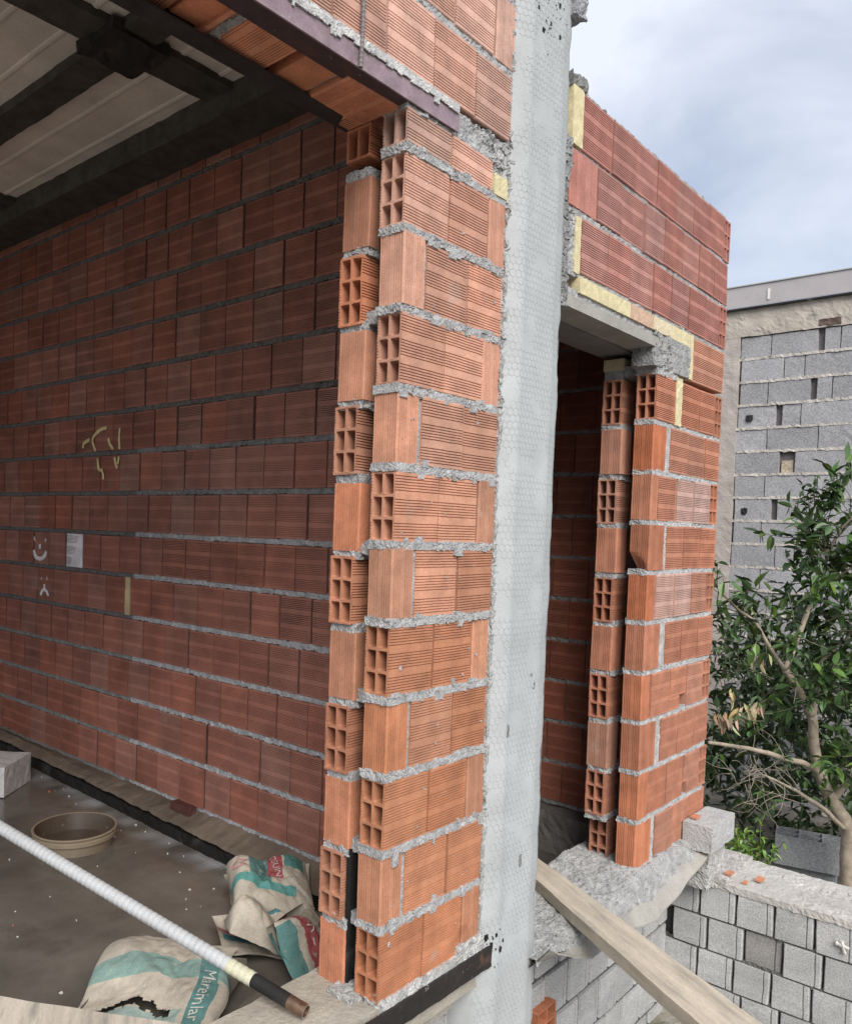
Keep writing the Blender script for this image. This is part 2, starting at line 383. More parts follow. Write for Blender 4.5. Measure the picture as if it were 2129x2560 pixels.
# brickwork over the opening
inner.build('inner_leaf', M['brick'], pier); inner = MB(); over = MB()
UZ = 2.462
rowz = [UZ + k * 0.21 for k in range(4)]
for k, z in enumerate(rowz):
    xe = 0.487
    if k % 2 == 0: xs_ = [(xe - 0.195 * (q + 1) + 0.003, 0.1895) for q in range(14)]
    else:
        brick(over, (xe - 0.100, -0.002, z), (0.10, BT, BH), 2, clay_h(2.6), rng, segs=6)
        xs_ = [(xe - 0.107 - 0.195 * (q + 1), 0.190 if q != 0 else 0.187) for q in range(14)]
    for x, L in xs_:
        brick(over, (x, -0.003, z), (L, BT, BH), 0, clay_h(2.7), rng, segs=5 if x > -1 else 2)
    rough_box(mort, -0.7, 0.485, 0.0, 0.085, z + BH - 0.004, z + 0.214, 0.007, 0.0075, GREY, k + 100)
    rough_box(mort, 0.474, 0.535, -0.002, 0.085, z - 0.02, z + 0.21, 0.009, 0.010, GREY, k + 120, f1=22)
    rough_box(mort, -2.4, -0.7, 0.0, 0.085, z + BH - 0.004, z + 0.214, 0.02, 0.005, GREY, k + 110)
    for q in range(14):
        brick(inner, (xe - 0.2 * (q + 1), 0.135, z - 0.01), (0.195, BT, BH), 0, clay(rng), rng, segs=1, detail=False)
    box(mort, -2.4, 0.48, 0.14, 0.218, z + 0.17, z + 0.215, (0.3, 0.3, 0.3))
# soffit bricks carried between the two steel angles
sof = MB(); x = 0.0; sq = [0.19, 0.006, 0.10, 0.022, 0.19, 0.006, 0.085, 0.014, 0.14, 0.03, 0.085, 0.008]; q = 0
while x > -2.3:
    wd = sq[q % len(sq)]; x -= wd
    if q % 2 == 0: brick(sof, (x, 0.03, 2.398 + rng.uniform(-0.004, 0.022)), (wd, 0.185, 0.05), 1, clay(rng, base=(0.50, 0.20, 0.11), sp=0.5), rng, segs=4, jit=5, detail=(q % 4 == 0))
    q += 1
for xx in (-0.196, -0.49): rough_box(mort, xx - 0.010, xx + 0.012, 0.05, 0.19, 2.402, 2.415, 0.006, 0.006, GREY, xx)
sof.build('soffit_bricks', M['brick'], pier)
# rough dark hole edges at the very left of the soffit
outer.build('outer_leaf', M['brick'], pier); inner.build('inner_lintel_brickwork', M['brick'], pier)
over.build('lintel_brickwork', M['brick'], pier); mort.build('mortar', M['mortar'], pier)

# steel lintel: two angles with their mortar drips
lint = thing('steel_lintel', 'purple primed steel lintel angles under the bricks over the opening', 'steel lintel', (-1.0, 0.0, 2.4))
b = MB(); PUR = (0.26, 0.19, 0.215)
def strip_box(mb, x0, x1, y0, y1, z0, z1, col, n=60):
    for k in range(n):
        a = x0 + (x1 - x0) * k / n; c = x0 + (x1 - x0) * (k + 1) / n
        V = [(a, y0, z0), (c, y0, z0), (c, y1, z0), (a, y1, z0), (a, y0, z1), (c, y0, z1), (c, y1, z1), (a, y1, z1)]
        F = [(0, 3, 2, 1), (4, 5, 6, 7), (0, 1, 5, 4), (2, 3, 7, 6)]
        if k == 0: F.append((3, 0, 4, 7))
        if k == n - 1: F.append((1, 2, 6, 5))
        mb.add(V, F, col)
strip_box(b, -2.4, 0.212, -0.008, -0.003, 2.389, 2.437, PUR); strip_box(b, -2.4, 0.212, -0.003, 0.058, 2.389, 2.394, (0.06, 0.04, 0.045))
b.build('outer_angle', M['steel'], lint)
b = MB(); strip_box(b, -2.4, 0.03, 0.225, 0.231, 2.384, 2.435, (0.04, 0.035, 0.035)); strip_box(b, -2.4, 0.03, 0.176, 0.225, 2.384, 2.390, (0.035, 0.03, 0.03))
b.build('inner_angle', M['darksteel'], lint)
b = MB(); r2 = random.Random(8); x = -0.75
while x < 0.2:
    ww = r2.uniform(0.006, 0.03); hh = r2.uniform(0.001, 0.008) if r2.random() > 0.15 else r2.uniform(0.010, 0.026)
    rough_box(b, x, x + ww, -0.013, -0.0085, 2.442 - hh, 2.460, 0.004, 0.0026, (0.5, 0.5, 0.49), x); x += ww * r2.uniform(0.7, 1.0)
b.build('mortar_drip', M['mortar'], lint)
# reinforcing bar standing up the wall face
rb = MB(); pts = []; rr = []
for k in range(170):
    zz = 2.385 + k * 0.004; pts.append((-0.203 + 0.004 * math.sin(k * 0.05), -0.015, zz)); rr.append(0.0052 + (0.0012 if k % 3 == 0 else 0))
tube(rb, pts, rr, (0.16, 0.14, 0.14), 8)
tag(rb.build('reinforcing_bar', M['steel'], None), 'grey ribbed steel bar standing up the brick face above the lintel', 'rebar')

# ------------------------------------------------------------------ column
colm = thing('concrete_column', 'pale grey concrete column with chicken wire pressed in its face, between pier and doorway', 'column', (0.66, 0.05, -0.95))
prof = [(0.468, 0.006), (0.500, -0.012), (0.536, -0.028), (0.549, -0.031), (0.560, -0.029), (0.60, -0.031), (0.66, -0.033), (0.705, -0.034), (0.722, -0.037), (0.735, -0.033), (0.765, -0.029), (0.792, -0.020), (0.812, -0.002), (0.84, 0.03), (0.845, 0.20), (0.475, 0.2)]
b = MB(); nzr = 240; z0, z1 = -1.0, 3.3; V = []; F = []; n = len(prof)
for k in range(nzr + 1):
    z = z0 + (z1 - z0) * k / nzr
    for i, (x, y) in enumerate(prof):
        q = nz3((x * 0.7, y, z), 9) * 0.0022 + nz3((x, y, z), 34) * 0.0012
        if i in (0, 1, 11, 12): q = q * 2.2
        if z < -0.02 and i < 3: q = q + Vector((-0.03, 0.0, 0)) * 0
        V.append((x + q.x, y + q.y, z))
for k in range(nzr):
    for i in range(n):
        j = (i + 1) % n; F.append((k * n + i, k * n + j, (k + 1) * n + j, (k + 1) * n + i))
b.add(V, F, (0.415, 0.433, 0.436)); b.build('shaft', M['col'], colm, smooth=True)
b = MB()  # hexagonal wire
arc = [0]
face = prof[:13]
for i in range(1, len(face)): arc.append(arc[-1] + math.dist(face[i], face[i - 1]))
def on_face(s, z, off=0.0012):
    s = max(0, min(arc[-1] - 1e-5, s))
    i = max(k for k in range(len(arc)) if arc[k] <= s); i = min(i, len(arc) - 2)
    t = (s - arc[i]) / (arc[i + 1] - arc[i]); a, c = face[i], face[i + 1]
    x = a[0] + (c[0] - a[0]) * t; y = a[1] + (c[1] - a[1]) * t
    dx, dy = c[0] - a[0], c[1] - a[1]; L = math.hypot(dx, dy); return Vector((x + dy / L * off, y - dx / L * off, z))
hw, hh = 0.0205, 0.025
row = 0; z = -0.45
rh = random.Random(5)
while z < 3.25:
    s = 0.012 + (hw / 2 if row % 2 else 0)
    while s < arc[-1] - 0.012:
        jx = 0.0015 * n1((s, z, 0), 30); jz = 0.0015 * n1((s, z, 5), 30)
        top = (s + jx, z + hh / 2 * 0.5 + jz); 
        ed = [((s, z), (s, z + hh * 0.55)), ((s, z + hh * 0.55), (s - hw / 2, z + hh * 0.8)), ((s, z + hh * 0.55), (s + hw / 2, z + hh * 0.8))]
        for (sa, za), (sb, zb) in ed:
            ja = nz3((sa, za, 0), 14) * 0.002; jb = nz3((sb, zb, 0), 14) * 0.002
            if n1((sa, za, 3), 11) > 0.26: continue
            A = on_face(sa + ja.x, za + ja.y); B = on_face(sb + jb.x, zb + jb.y)
            d = (B - A); dl = d.length
            if dl < 1e-4: continue
            sidev = Vector((d.z, 0, -d.x)).normalized() * 0.0003; up_ = Vector((0, -0.0003, 0))
            b.add([A - sidev, B - sidev, B + up_, A + up_, B + sidev, A + sidev], [(0, 1, 2, 3), (3, 2, 4, 5)], (0.335, 0.35, 0.352))
        s += hw
    row += 1; z += hh * 0.8
b.build('wire_mesh', M['wire'], colm)
b = MB()
for k in range(40): # mortar squeezed out on the right side
    zz = 2.05 + 0.55 * k / 40
    rough_box(b, 0.80, 0.845 + 0.02 * n1((0, 0, zz), 6), -0.012, 0.05, zz, zz + 0.02, 0.006, 0.011, (0.24, 0.24, 0.24), k, f1=30)
b.build('mortar_smear', M['mortar'], colm)
b = MB(); rough_box(b, 0.77, 0.84, -0.05, 0.05, 2.965, 3.06, 0.008, 0.012, (0.30, 0.30, 0.32), 3, f1=26); b.build('mortar_lump', M['mortar'], colm)
b = MB(); rp = random.Random(12)
for _ in range(60):
    s_ = 0.17 + rp.gauss(0, 0.045); z_ = 2.93 + rp.gauss(0, 0.07); c_ = on_face(s_, z_, -0.0005); e = 0.0012 + 0.0042 * rp.random() ** 3
    rough_box(b, c_.x - e, c_.x + e, c_.y - 0.0016, c_.y + 0.003, c_.z - e * rp.uniform(0.6, 1.8), c_.z + e * 1.2, 0.0014, 0.0026, (0.03, 0.03, 0.03), _, f1=110)
for s_, z_ in ((0.20, 0.22), (0.10, 0.66), (0.22, 0.83), (0.24, 0.80)):
    c_ = on_face(s_, z_, -0.0008); rough_box(b, c_.x - 0.007, c_.x + 0.007, c_.y - 0.001, c_.y + 0.002, c_.z - 0.02, c_.z + 0.02, 0.004, 0.004, (0.20, 0.20, 0.20), z_)
for _ in range(26):
    s_ = 0.03 + abs(rp.gauss(0, 0.045)); z_ = -0.02 + rp.gauss(0, 0.045); c_ = on_face(s_, z_, 0.0); e = 0.0012 + 0.005 * rp.random() ** 3
    rough_box(b, c_.x - e, c_.x + e, c_.y - 0.0015, c_.y + 0.004, c_.z - e * 2, c_.z + e * 1.5, 0.0014, 0.003, (0.018, 0.016, 0.015), _)
b.build('pits', M['mortar'], colm)['kind'] = 'stuff'

# ------------------------------------------------------------------ right wall over the doorway with its pier
rw = thing('brick_wall', 'hollow brick wall with a narrow doorway under a concrete lintel, right of the grey column', 'brick wall', (1.643, 0, -0.1))
rng = random.Random(9)
ob = MB(); mo = MB(); inn = MB()
RC = (0.43, 0.185, 0.115); RT = (0.40, 0.185, 0.155)
def rc(top=False): return clay(rng, base=RT if top else RC, sp=0.10)
def runs(z, h, xs, top=False, vert=()):
    for i in range(len(xs) - 1):
        x0, x1 = xs[i] + 0.0032, xs[i + 1] - 0.0032
        brick(ob, (x0, 0, z), (x1 - x0, BT, h), 2 if i in vert else 0, rc(top), rng, segs=4)
def end_hole(x0, x1, z, h, top=False, seg=3):
    b = MB(); brick(b, (x0 + 0.002, 0.0, z), (x1 - x0 - 0.004, 0.18, h), 1, rc(top), rng, hole='a', segs=seg); b.build('hollow_brick', M['brick'], rw)
# three courses over the door
runs(2.600, BH, [0.93, 1.159, 1.362, 1.564, 1.759, 1.956, 2.143, 2.335], True); end_hole(2.337, 2.42, 2.600, BH, True)
runs(2.400, BH, [0.858, 0.915, 1.066, 1.261, 1.462, 1.654, 1.855, 2.043, 2.232, 2.422], True, (0, 1))
runs(2.192, BH, [0.957, 1.163, 1.355, 1.567, 1.755, 1.95, 2.151, 2.326], True); end_hole(2.328, 2.42, 2.192, BH, True)
b = MB(); rough_box(b, 0.853, 0.926, -0.006, 0.08, 2.600, 2.79, 0.02, 0.002, YEL, 1); b.build('pale_brick_piece', M['yellow'], rw)
b = MB(); rough_box(b, 0.915, 0.953, 0.0, 0.08, 2.185, 2.375, 0.012, 0.005, YEL, 2); b.build('pale_brick_piece', M['yellow'], rw)
for x0, x1, c in ((0.952, 1.168, YEL), (1.171, 1.363, YEL), (1.366, 1.578, (0.52, 0.36, 0.26)), (1.581, 1.766, (0.6, 0.52, 0.36)), (1.769, 1.972, YEL)):
    b = MB(); rough_box(b, x0, x1, -0.004, 0.08, 2.122, 2.177, 0.014, 0.0025, c, x0 * 7); b.build('pale_brick_piece', M['yellow'], rw)
b = MB(); rough_box(b, 1.974, 2.012, -0.005, 0.08, 1.985, 2.178, 0.013, 0.0025, YEL, 5); b.build('pale_brick_piece', M['yellow'], rw)
b = MB(); rough_box(b, 1.842, 1.968, 0.004, 0.08, 1.985, 2.045, 0.014, 0.003, YEL, 6); b.build('pale_brick_piece', M['yellow'], rw)
runs(1.983, BH, [2.02, 2.418])
for zz in (2.588, 2.384, 2.180):
    rough_box(mo, 0.90, 2.41, 0.005, 0.085, zz - 0.004, zz + 0.016, 0.008, 0.0075, GREY, zz)
rough_box(mo, 0.93, 2.40, 0.006, 0.09, 2.786, 2.802, 0.010, 0.010, GREY, 4.4)
rough_box(mo, 0.85, 0.945, -0.004, 0.09, 2.79, 2.835, 0.010, 0.012, (0.2, 0.2, 0.19), 4.8)
rough_box(mo, 0.84, 0.935, 0.006, 0.09, 2.17, 2.40, 0.010, 0.011, GREY, 5.5)
rough_box(mo, 0.855, 1.98, 0.004, 0.09, 2.095, 2.128, 0.008, 0.010, GREY, 6.5)
rough_box(mo, 1.60, 1.98, -0.006, 0.09, 1.985, 2.12, 0.006, 0.012, (0.30, 0.30, 0.30), 7.5, f1=36)
rough_box(mo, 1.645, 1.86, -0.002, 0.09, 1.955, 2.0, 0.009, 0.010, GREY, 8.5)
rough_box(mo, 1.655, 1.83, 0.005, 0.20, 1.955, 2.0, 0.009, 0.008, (0.25, 0.25, 0.25), 8.9)
# pier courses
rows = {0: dict(xs=[1.643, 1.845], hole=True, more=[1.913, 2.128, 2.325], yel=(1.847, 1.911), eh=True),
        1: dict(turn=1.777, more=[1.818, 2.026, 2.226, 2.418]), 2: dict(turn=1.712, more=[1.716, 1.92, 2.117, 2.313], eh=True, white=(1, 2)),
        3: dict(turn=1.793, more=[1.824, 2.015, 2.216, 2.42], broken=True), 4: dict(turn=1.72, more=[1.726, 1.928, 2.124, 2.328], eh=True, white=(0, 1)),
        5: dict(turn=1.794, more=[1.858, 2.04, 2.236, 2.428]), 6: dict(turn=1.721, more=[1.728, 1.934, 2.127, 2.327], eh=True, gap=(2.09, 1)),
        7: dict(turn=1.801, more=[1.85, 2.048, 2.243, 2.43]), 8: dict(turn=1.736, more=[1.74, 1.941, 2.138, 2.332], eh=True, gap=(2.15, 1)),
        9: dict(turn=1.80, more=[1.832, 2.03, 2.237, 2.435])}
for k in range(10):
    r_ = rows[k]; z = 1.7725 - k * PT
    if k >= 4: z += -0.002 * (k - 4)
    if 'xs' in r_:
        b = MB(); brick(b, (1.643, 0, z), (0.202, BT, BH), 0, rc(), rng, hole='a', segs=5); b.build('hollow_brick', M['brick'], rw)
    else:
        b = MB()
        brick(b, (1.643, 0, z), (r_['turn'] - 1.643, BT, BH), 2, clay(rng, base=(0.45, 0.165, 0.085)), rng, segs=10, chip=(0.0, BT, 0.0, 0.075) if r_.get('broken') else None)
        b.build('turned_brick', M['brick'], rw)
        if r_['more'][0] - r_['turn'] > 0.015: rough_box(mo, r_['turn'] - 0.003, r_['more'][0] + 0.003, 0.004, 0.08, z, z + BH, 0.008, 0.005, (0.42, 0.41, 0.40), k)
    m_ = r_['more']
    for i in range(len(m_) - 1):
        t = rc()
        if i in r_.get('white', ()): t = tuple(0.6 * c + 0.4 * w_ for c, w_ in zip(t, (0.55, 0.48, 0.46)))
        x0, x1 = m_[i] + 0.003, m_[i + 1] - 0.003
        gp = r_.get('gap')
        if gp and x0 < gp[0] < x1:  # knocked-out corner: shorter face with a dark hole below
            brick(ob, (x0, 0, z + 0.06), (x1 - x0, BT, BH - 0.06), 0, t, rng, segs=4, wide=True)
            wdt = 0.075
            if gp[0] - wdt / 2 - x0 > 0.02: brick(ob, (x0, 0.0005, z), (gp[0] - wdt / 2 - x0, BT, 0.06), 0, t, rng, segs=2)
            if x1 - gp[0] - wdt / 2 > 0.02: brick(ob, (gp[0] + wdt / 2, 0.0005, z), (x1 - gp[0] - wdt / 2, BT, 0.06), 0, t, rng, segs=2)
            box(ob, gp[0] - wdt / 2, gp[0] + wdt / 2, BT - 0.006, BT + 0.01, z, z + 0.06, (0.12, 0.04, 0.02))
        else: brick(ob, (x0, 0, z), (x1 - x0, BT, BH), 0, t, rng, segs=4)
    if 'yel' in r_:
        b = MB(); rough_box(b, r_['yel'][0], r_['yel'][1], -0.004, 0.08, z - 0.003, z + BH + 0.01, 0.012, 0.003, YEL, 3); b.build('pale_brick_piece', M['yellow'], rw)
    if r_.get('eh'): end_hole(m_[-1] + 0.002, 2.418 + 0.002 * k, z, BH)
    if k < 9: rough_box(mo, 1.644, 2.405, 0.003, 0.088, z - 0.021, z + 0.003, 0.005, 0.0065, (0.40, 0.40, 0.40), k + 30, f1=48)
# inner leaf of that pier
for k in range(9):
    z = 1.7575 - k * 0.2095; b = MB()
    if k % 2 == 0:
        brick(b, (1.643, 0.150, z), (0.19, BT, BH), 0, rc(), rng, hole='a', segs=5); b.build('hollow_brick', M['brick'], rw)
    else:
        brick(b, (1.643, 0.140, z), (0.10, 0.095, BH), 2, rc(), rng, segs=8); b.build('turned_brick', M['brick'], rw)
    brick(inn, (1.84, 0.150, z), (0.57, BT, BH), 0, rc(), rng, segs=1, detail=False)
    rough_box(mo, 1.648, 1.86, 0.146, 0.235, z - 0.024, z + 0.004, 0.008, 0.0085, (0.36, 0.36, 0.36), k + 50)
b = MB(); rough_box(b, 1.645, 1.80, 0.145, 0.235, 1.985, 2.035, 0.02, 0.002, (0.5, 0.42, 0.28), 8); b.build('pale_brick_piece', M['yellow'], rw)
rough_box(mo, 1.65, 1.80, 0.15, 0.23, 1.945, 1.99, 0.01, 0.007, (0.3, 0.3, 0.3), 9)
b = MB(); brick(b, (1.70, 0.150, -0.14), (0.19, BT, BH), 0, rc(), rng, hole='a', segs=3); b.build('hollow_brick', M['brick'], rw)
b = MB(); rough_box(b, 1.76, 2.38, 0.098, 0.136, -0.10, 2.0, 0.03, 0.006, (0.05, 0.05, 0.05), 10); b.build('cavity_filling', M['mortar'], rw)  # dark slab, the shade of the hollow gap put into its colour
inn.build('inner_leaf', M['brick'], rw); inn = MB()
for z in (2.6, 2.392, 2.184):
    brick(inn, (0.86, 0.15, z), (1.55, BT, 0.2), 0, rc(True), rng, segs=1, detail=False)
ob.build('outer_leaf', M['brick'], rw); mo.build('mortar', M['mortar'], rw); inn.build('inner_lintel_brickwork', M['brick'], rw)
b = MB(); rough_box(b, 0.838, 1.72, -0.006, 0.110, 2.058, 2.098, 0.03, 0.0015, (0.33, 0.32, 0.29), 1); rough_box(b, 0.838, 1.78, 0.122, 0.262, 2.055, 2.18, 0.04, 0.001, (0.22, 0.21, 0.20), 2)
b.build('door_lintel', M['concrete'], rw)

# ------------------------------------------------------------------ inside: the dark side wall
iw = thing('interior_wall', 'long dark red hollow brick side wall inside the room, with chalk faces and yellow scrawl', 'brick wall', (0.75, 2.5, -0.1))
rng = random.Random(21); ib = MB(); im = MB()
XW = 0.75; PW = 0.2194
starts = {0: 0.985, 1: 1.100, 2: 1.095, 3: 0.965, 4: 1.069, 5: 0.994, 6: 1.103, 7: 0.972, 8: 1.060, 9: 1.126, 10: 1.061, 11: 1.16, 12: 0.971, -1: 1.01, -2: 1.09}
for k in range(-2, 13):
    zt = 2.7488 - k * PW          # joint above the course
    z = zt - PW + 0.013; h = PW - 0.026
    if z > 3.02: continue
    y = starts[k] - 0.1959 * 4
    if k == -2: h = 0.10
    while y < 5.25:
        L = 0.1885
        if k == 8 and abs(y - 2.43) < 0.12 and y > 2.35:
            rough_box(ib, XW - 0.003, XW + 0.07, 2.428, 2.472, z - 0.004, z + h + 0.004, 0.02, 0.002, (0.50, 0.40, 0.24), 3); y = 2.476
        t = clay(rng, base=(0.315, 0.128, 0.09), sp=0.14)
        if k == 7 and abs(y - 2.943) < 0.06: t = (0.82, 0.80, 0.82)
        if y > 0.2: brick(ib, (XW + rng.uniform(-0.002, 0.002), y, z), (BT, L - (0.006 if rng.random() < 0.12 else 0), h), 1, t, rng, segs=2, jit=0.8)
        y += 0.1959
    rough_box(im, XW + 0.004, XW + 0.06, 0.22, 2.4, z - 0.024, z + 0.002, 0.009, 0.008, [(0.36, 0.36, 0.37), (0.15, 0.145, 0.14), (0.22, 0.22, 0.22)][0 if k > 5 else (1 if k < 4 else 2)], k, f1=48)  # shade and damp of the upper courses put into the joint tint
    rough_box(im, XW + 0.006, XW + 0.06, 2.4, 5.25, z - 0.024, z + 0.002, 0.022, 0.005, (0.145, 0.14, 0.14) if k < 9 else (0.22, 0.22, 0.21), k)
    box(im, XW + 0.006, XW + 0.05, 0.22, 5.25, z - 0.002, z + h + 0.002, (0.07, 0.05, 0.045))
box(ib, XW + 0.09, XW + 0.10, 0.20, 5.3, -0.3, 3.2, (0.2, 0.1, 0.07))
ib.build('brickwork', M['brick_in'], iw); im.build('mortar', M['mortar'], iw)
def mark(strokes, col, wd=0.012):
    b = MB()
    for st in strokes:
        P = [Vector((XW - 0.0055, y, z)) for y, z in st]
        if len(P) > 2: P = smooth_path(P, 4)
        tube(b, P, [wd / 2 * (0.8 + 0.5 * abs(n1(p, 20))) for p in P], col, 6)
    for i, v in enumerate(b.v): b.v[i] = (XW - 0.0045 + (v[0] - XW + 0.0055) * 0.25, v[1], v[2])
    return b.build('paint_mark', M['paint'], iw)
WH = (0.74, 0.72, 0.72); YG = (0.66, 0.57, 0.30)
mark([[(3.50, 1.153), (3.49, 1.158)], [(3.36, 1.152), (3.35, 1.146)], [(3.425, 1.125), (3.423, 1.095)], [(3.50, 1.085), (3.48, 1.05), (3.42, 1.035), (3.365, 1.055), (3.345, 1.085)]], WH, 0.032)
mark([[(3.40, 0.915), (3.393, 0.915)], [(3.33, 0.920), (3.325, 0.92)], [(3.36, 0.885), (3.358, 0.86)], [(3.405, 0.818), (3.38, 0.845), (3.34, 0.848), (3.305, 0.815)]], WH, 0.024)
mark([[(2.935, 1.69), (2.93, 1.715), (2.868, 1.735)], [(2.69, 1.79), (2.76, 1.782), (2.835, 1.737), (2.802, 1.667)], [(2.779, 1.626), (2.762, 1.566), (2.726, 1.555), (2.713, 1.508)],
      [(2.669, 1.732), (2.655, 1.70), (2.618, 1.671)], [(2.557, 1.782), (2.562, 1.727), (2.556, 1.668)], [(2.605, 1.625), (2.59, 1.59), (2.572, 1.565)], [(2.56, 1.63), (2.572, 1.59)]], YG, 0.022)
# concrete ledge below it with a black foot
b = MB(); V = []; F = []
sec = [(0.85, -0.105), (0.755, -0.108), (0.70, -0.125), (0.662, -0.142), (0.650, -0.158)]
ny = 220
for k in range(ny + 1):
    y = 0.20 + 5.1 * k / ny
    for i, (x, z) in enumerate(sec):
        q = nz3((x, y, z), 8) * 0.008 + nz3((x, y, z), 26) * 0.006
        V.append((x + q.x * (i > 0), y, z + q.z + 0.0246 * (y - 2.2) * (i > 1)))
n = len(sec)
for k in range(ny):
    for i in range(n - 1): F.append((k * n + i, (k + 1) * n + i, (k + 1) * n + i + 1, k * n + i + 1))
b.add(V, F, (0.135, 0.105, 0.08)); b.build('concrete_ledge', M['ledge'], iw, fix=True)
b = MB(); rough_box(b, 0.648, 0.80, 0.2, 5.3, -0.32, -0.172, 0.02, 0.010, (0.012, 0.011, 0.010), 5)
b.v = [(x, y, z + (0.0246 * (y - 2.2) if z > -0.25 else 0)) for x, y, z in b.v]; b.build('black_foot', M['darksteel'], iw)
tb = MB(); rough_box(tb, 0.700, 0.745, 1.80, 1.95, -0.125, -0.088, 0.012, 0.004, (0.09, 0.035, 0.03), 5)
tag(tb.build('brick_shard', M['brick_in'], None), 'dark red brick piece lying on the ledge of the long interior wall', 'brick')
# floor of that room
def fz(y): return -0.25 + 0.02 * (y - 0.9)
b = MB(); V = []; F = []; nx, ny = 200, 200
for j in range(ny + 1):
    for i in range(nx + 1):
        x = -3.4 + 4.15 * i / nx; y = 0.1 + 5.3 * j / ny
        V.append((x, y, fz(y) + 0.006 * n1((x, y, 0), 2.2) + 0.002 * n1((x, y, 2), 11)))
for j in range(ny):
    for i in range(nx): F.append((j * (nx + 1) + i, j * (nx + 1) + i + 1, (j + 1) * (nx + 1) + i + 1, (j + 1) * (nx + 1) + i))
b.add(V, F, (0.13, 0.116, 0.098))
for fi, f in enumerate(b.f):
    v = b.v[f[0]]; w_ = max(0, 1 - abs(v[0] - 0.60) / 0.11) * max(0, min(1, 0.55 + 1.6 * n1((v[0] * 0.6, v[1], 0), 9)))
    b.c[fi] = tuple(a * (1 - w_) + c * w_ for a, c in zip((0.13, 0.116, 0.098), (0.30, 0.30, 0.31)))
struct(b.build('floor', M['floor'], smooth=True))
b = MB(); rs = random.Random(3)
for k in range(95):
    x = rs.uniform(-1.2, 0.62); y = rs.uniform(0.5, 3.2); s = (0.0025 + 0.006 * rs.random() ** 3) * (2.8 if rs.random() < 0.05 else 1)
    if rs.random() < 0.35: x = 0.62 - abs(rs.gauss(0, 0.12))
    c = (0.62, 0.60, 0.57) if rs.random() < 0.85 else (0.45, 0.17, 0.09)
    rough_box(b, x, x + s, y, y + s * rs.uniform(0.6, 1.8), fz(y) - 0.004, fz(y) + 0.004, 0.004, 0.003, c, k)
struct(b.build('floor_debris', M['paint']), 'stuff')

# room shell: an unseen back wall added to keep the inside dark, plus the slab edge the piers stand on
bw = thing('unseen_back_wall', 'dark brick back wall closing the room beyond the wet floor', 'brick wall', (-1.3, 5.3, -0.1))
b = MB(); rng = random.Random(2)
for k in range(15):
    x = -3.4
    while x < 0.7:
        brick(b, (x, 5.25, -0.2 + k * PT), (0.19, BT, BH), 0, clay(rng, base=(0.315, 0.128, 0.09)), rng, segs=1, detail=False); x += 0.195
b.build('brickwork', M['brick_in'], bw)
b = MB(); box(b, -3.4, 0.85, 5.27, 5.33, -0.3, 3.2, (0.25, 0.25, 0.25)); b.build('mortar', M['mortar'], bw)

# ------------------------------------------------------------------ roof over the room
roof = thing('roof', 'sheet roof of ribbed off white panels carried on dark steel beams over the room', 'roof', (-1, 2.5, 3.1))
b = MB(); V = []; F = []
xs = []; x = -3.5
while x < 0.95:
    xs += [(x, 0), (x + 0.155, 0), (x + 0.16, -0.004), (x + 0.17, -0.006), (x + 0.18, -0.004), (x + 0.185, 0)]; x += 0.095 * 2
ny = 60
for j in range(ny + 1):
    y = 0.22 + 5.1 * j / ny
    for x, d in xs: V.append((x, y, 3.135 + d + 0.003 * n1((x, y, 0), 3)))
n = len(xs)
for j in range(ny):
    for i in range(n - 1): F.append((j * n + i, (j + 1) * n + i, (j + 1) * n + i + 1, j * n + i + 1))
b.add(V, F, (0.80, 0.76, 0.69))
box(b, -3.5, 0.95, 0.22, 5.33, 3.16, 3.22, (0.5, 0.5, 0.5))
b.build('panels', M['ceil'], roof)
DK = (0.075, 0.073, 0.065)
def beam(x0, x1, y0, y1, z0, z1): 
    b = MB(); rough_box(b, x0, x1, y0, y1, z0, z1, 0.045, 0.006, DK, x0 + y0, f1=14); b.build('beam', M['darksteel'], roof)
for xb in (0.0, -1.1, -2.2): beam(xb, xb + 0.135, 0.3, 5.25, 3.092, 3.14)
for yb in (1.40, 3.37): beam(-3.4, 0.56, yb, yb + 0.18, 3.104, 3.142)
beam(0.535, 0.845, 0.25, 5.25, 3.02, 3.135)
b = MB(); rough_box(b, -0.05, 0.2, 1.37, 1.62, 3.075, 3.12, 0.03, 0.014, (0.035, 0.034, 0.03), 4, f1=14); b.build('joint_plate', M['darksteel'], roof)

# ------------------------------------------------------------------ sill slab, steel strip, block base
sl = MB()
rough_box(sl, -2.4, 0.50, 0.085, 0.262, -0.24, -0.012, 0.03, 0.006, (0.37, 0.335, 0.28), 1, f1=12)
rough_box(sl, -2.4, 0.50, 0.0, 0.09, -0.14, -0.014, 0.03, 0.005, (0.36, 0.33, 0.28), 1, f1=12)
struct(sl.build('sill', M['plaster']))
b = MB()
rough_box(b, -2.4, 0.598, -0.024, -0.016, -0.082, -0.016, 0.012, 0.0022, (0.022, 0.018, 0.016), 2)
tag(b.build('steel_strip', M['steel'], None), 'black tarred steel strip along the sill edge under the near pier', 'steel strip')

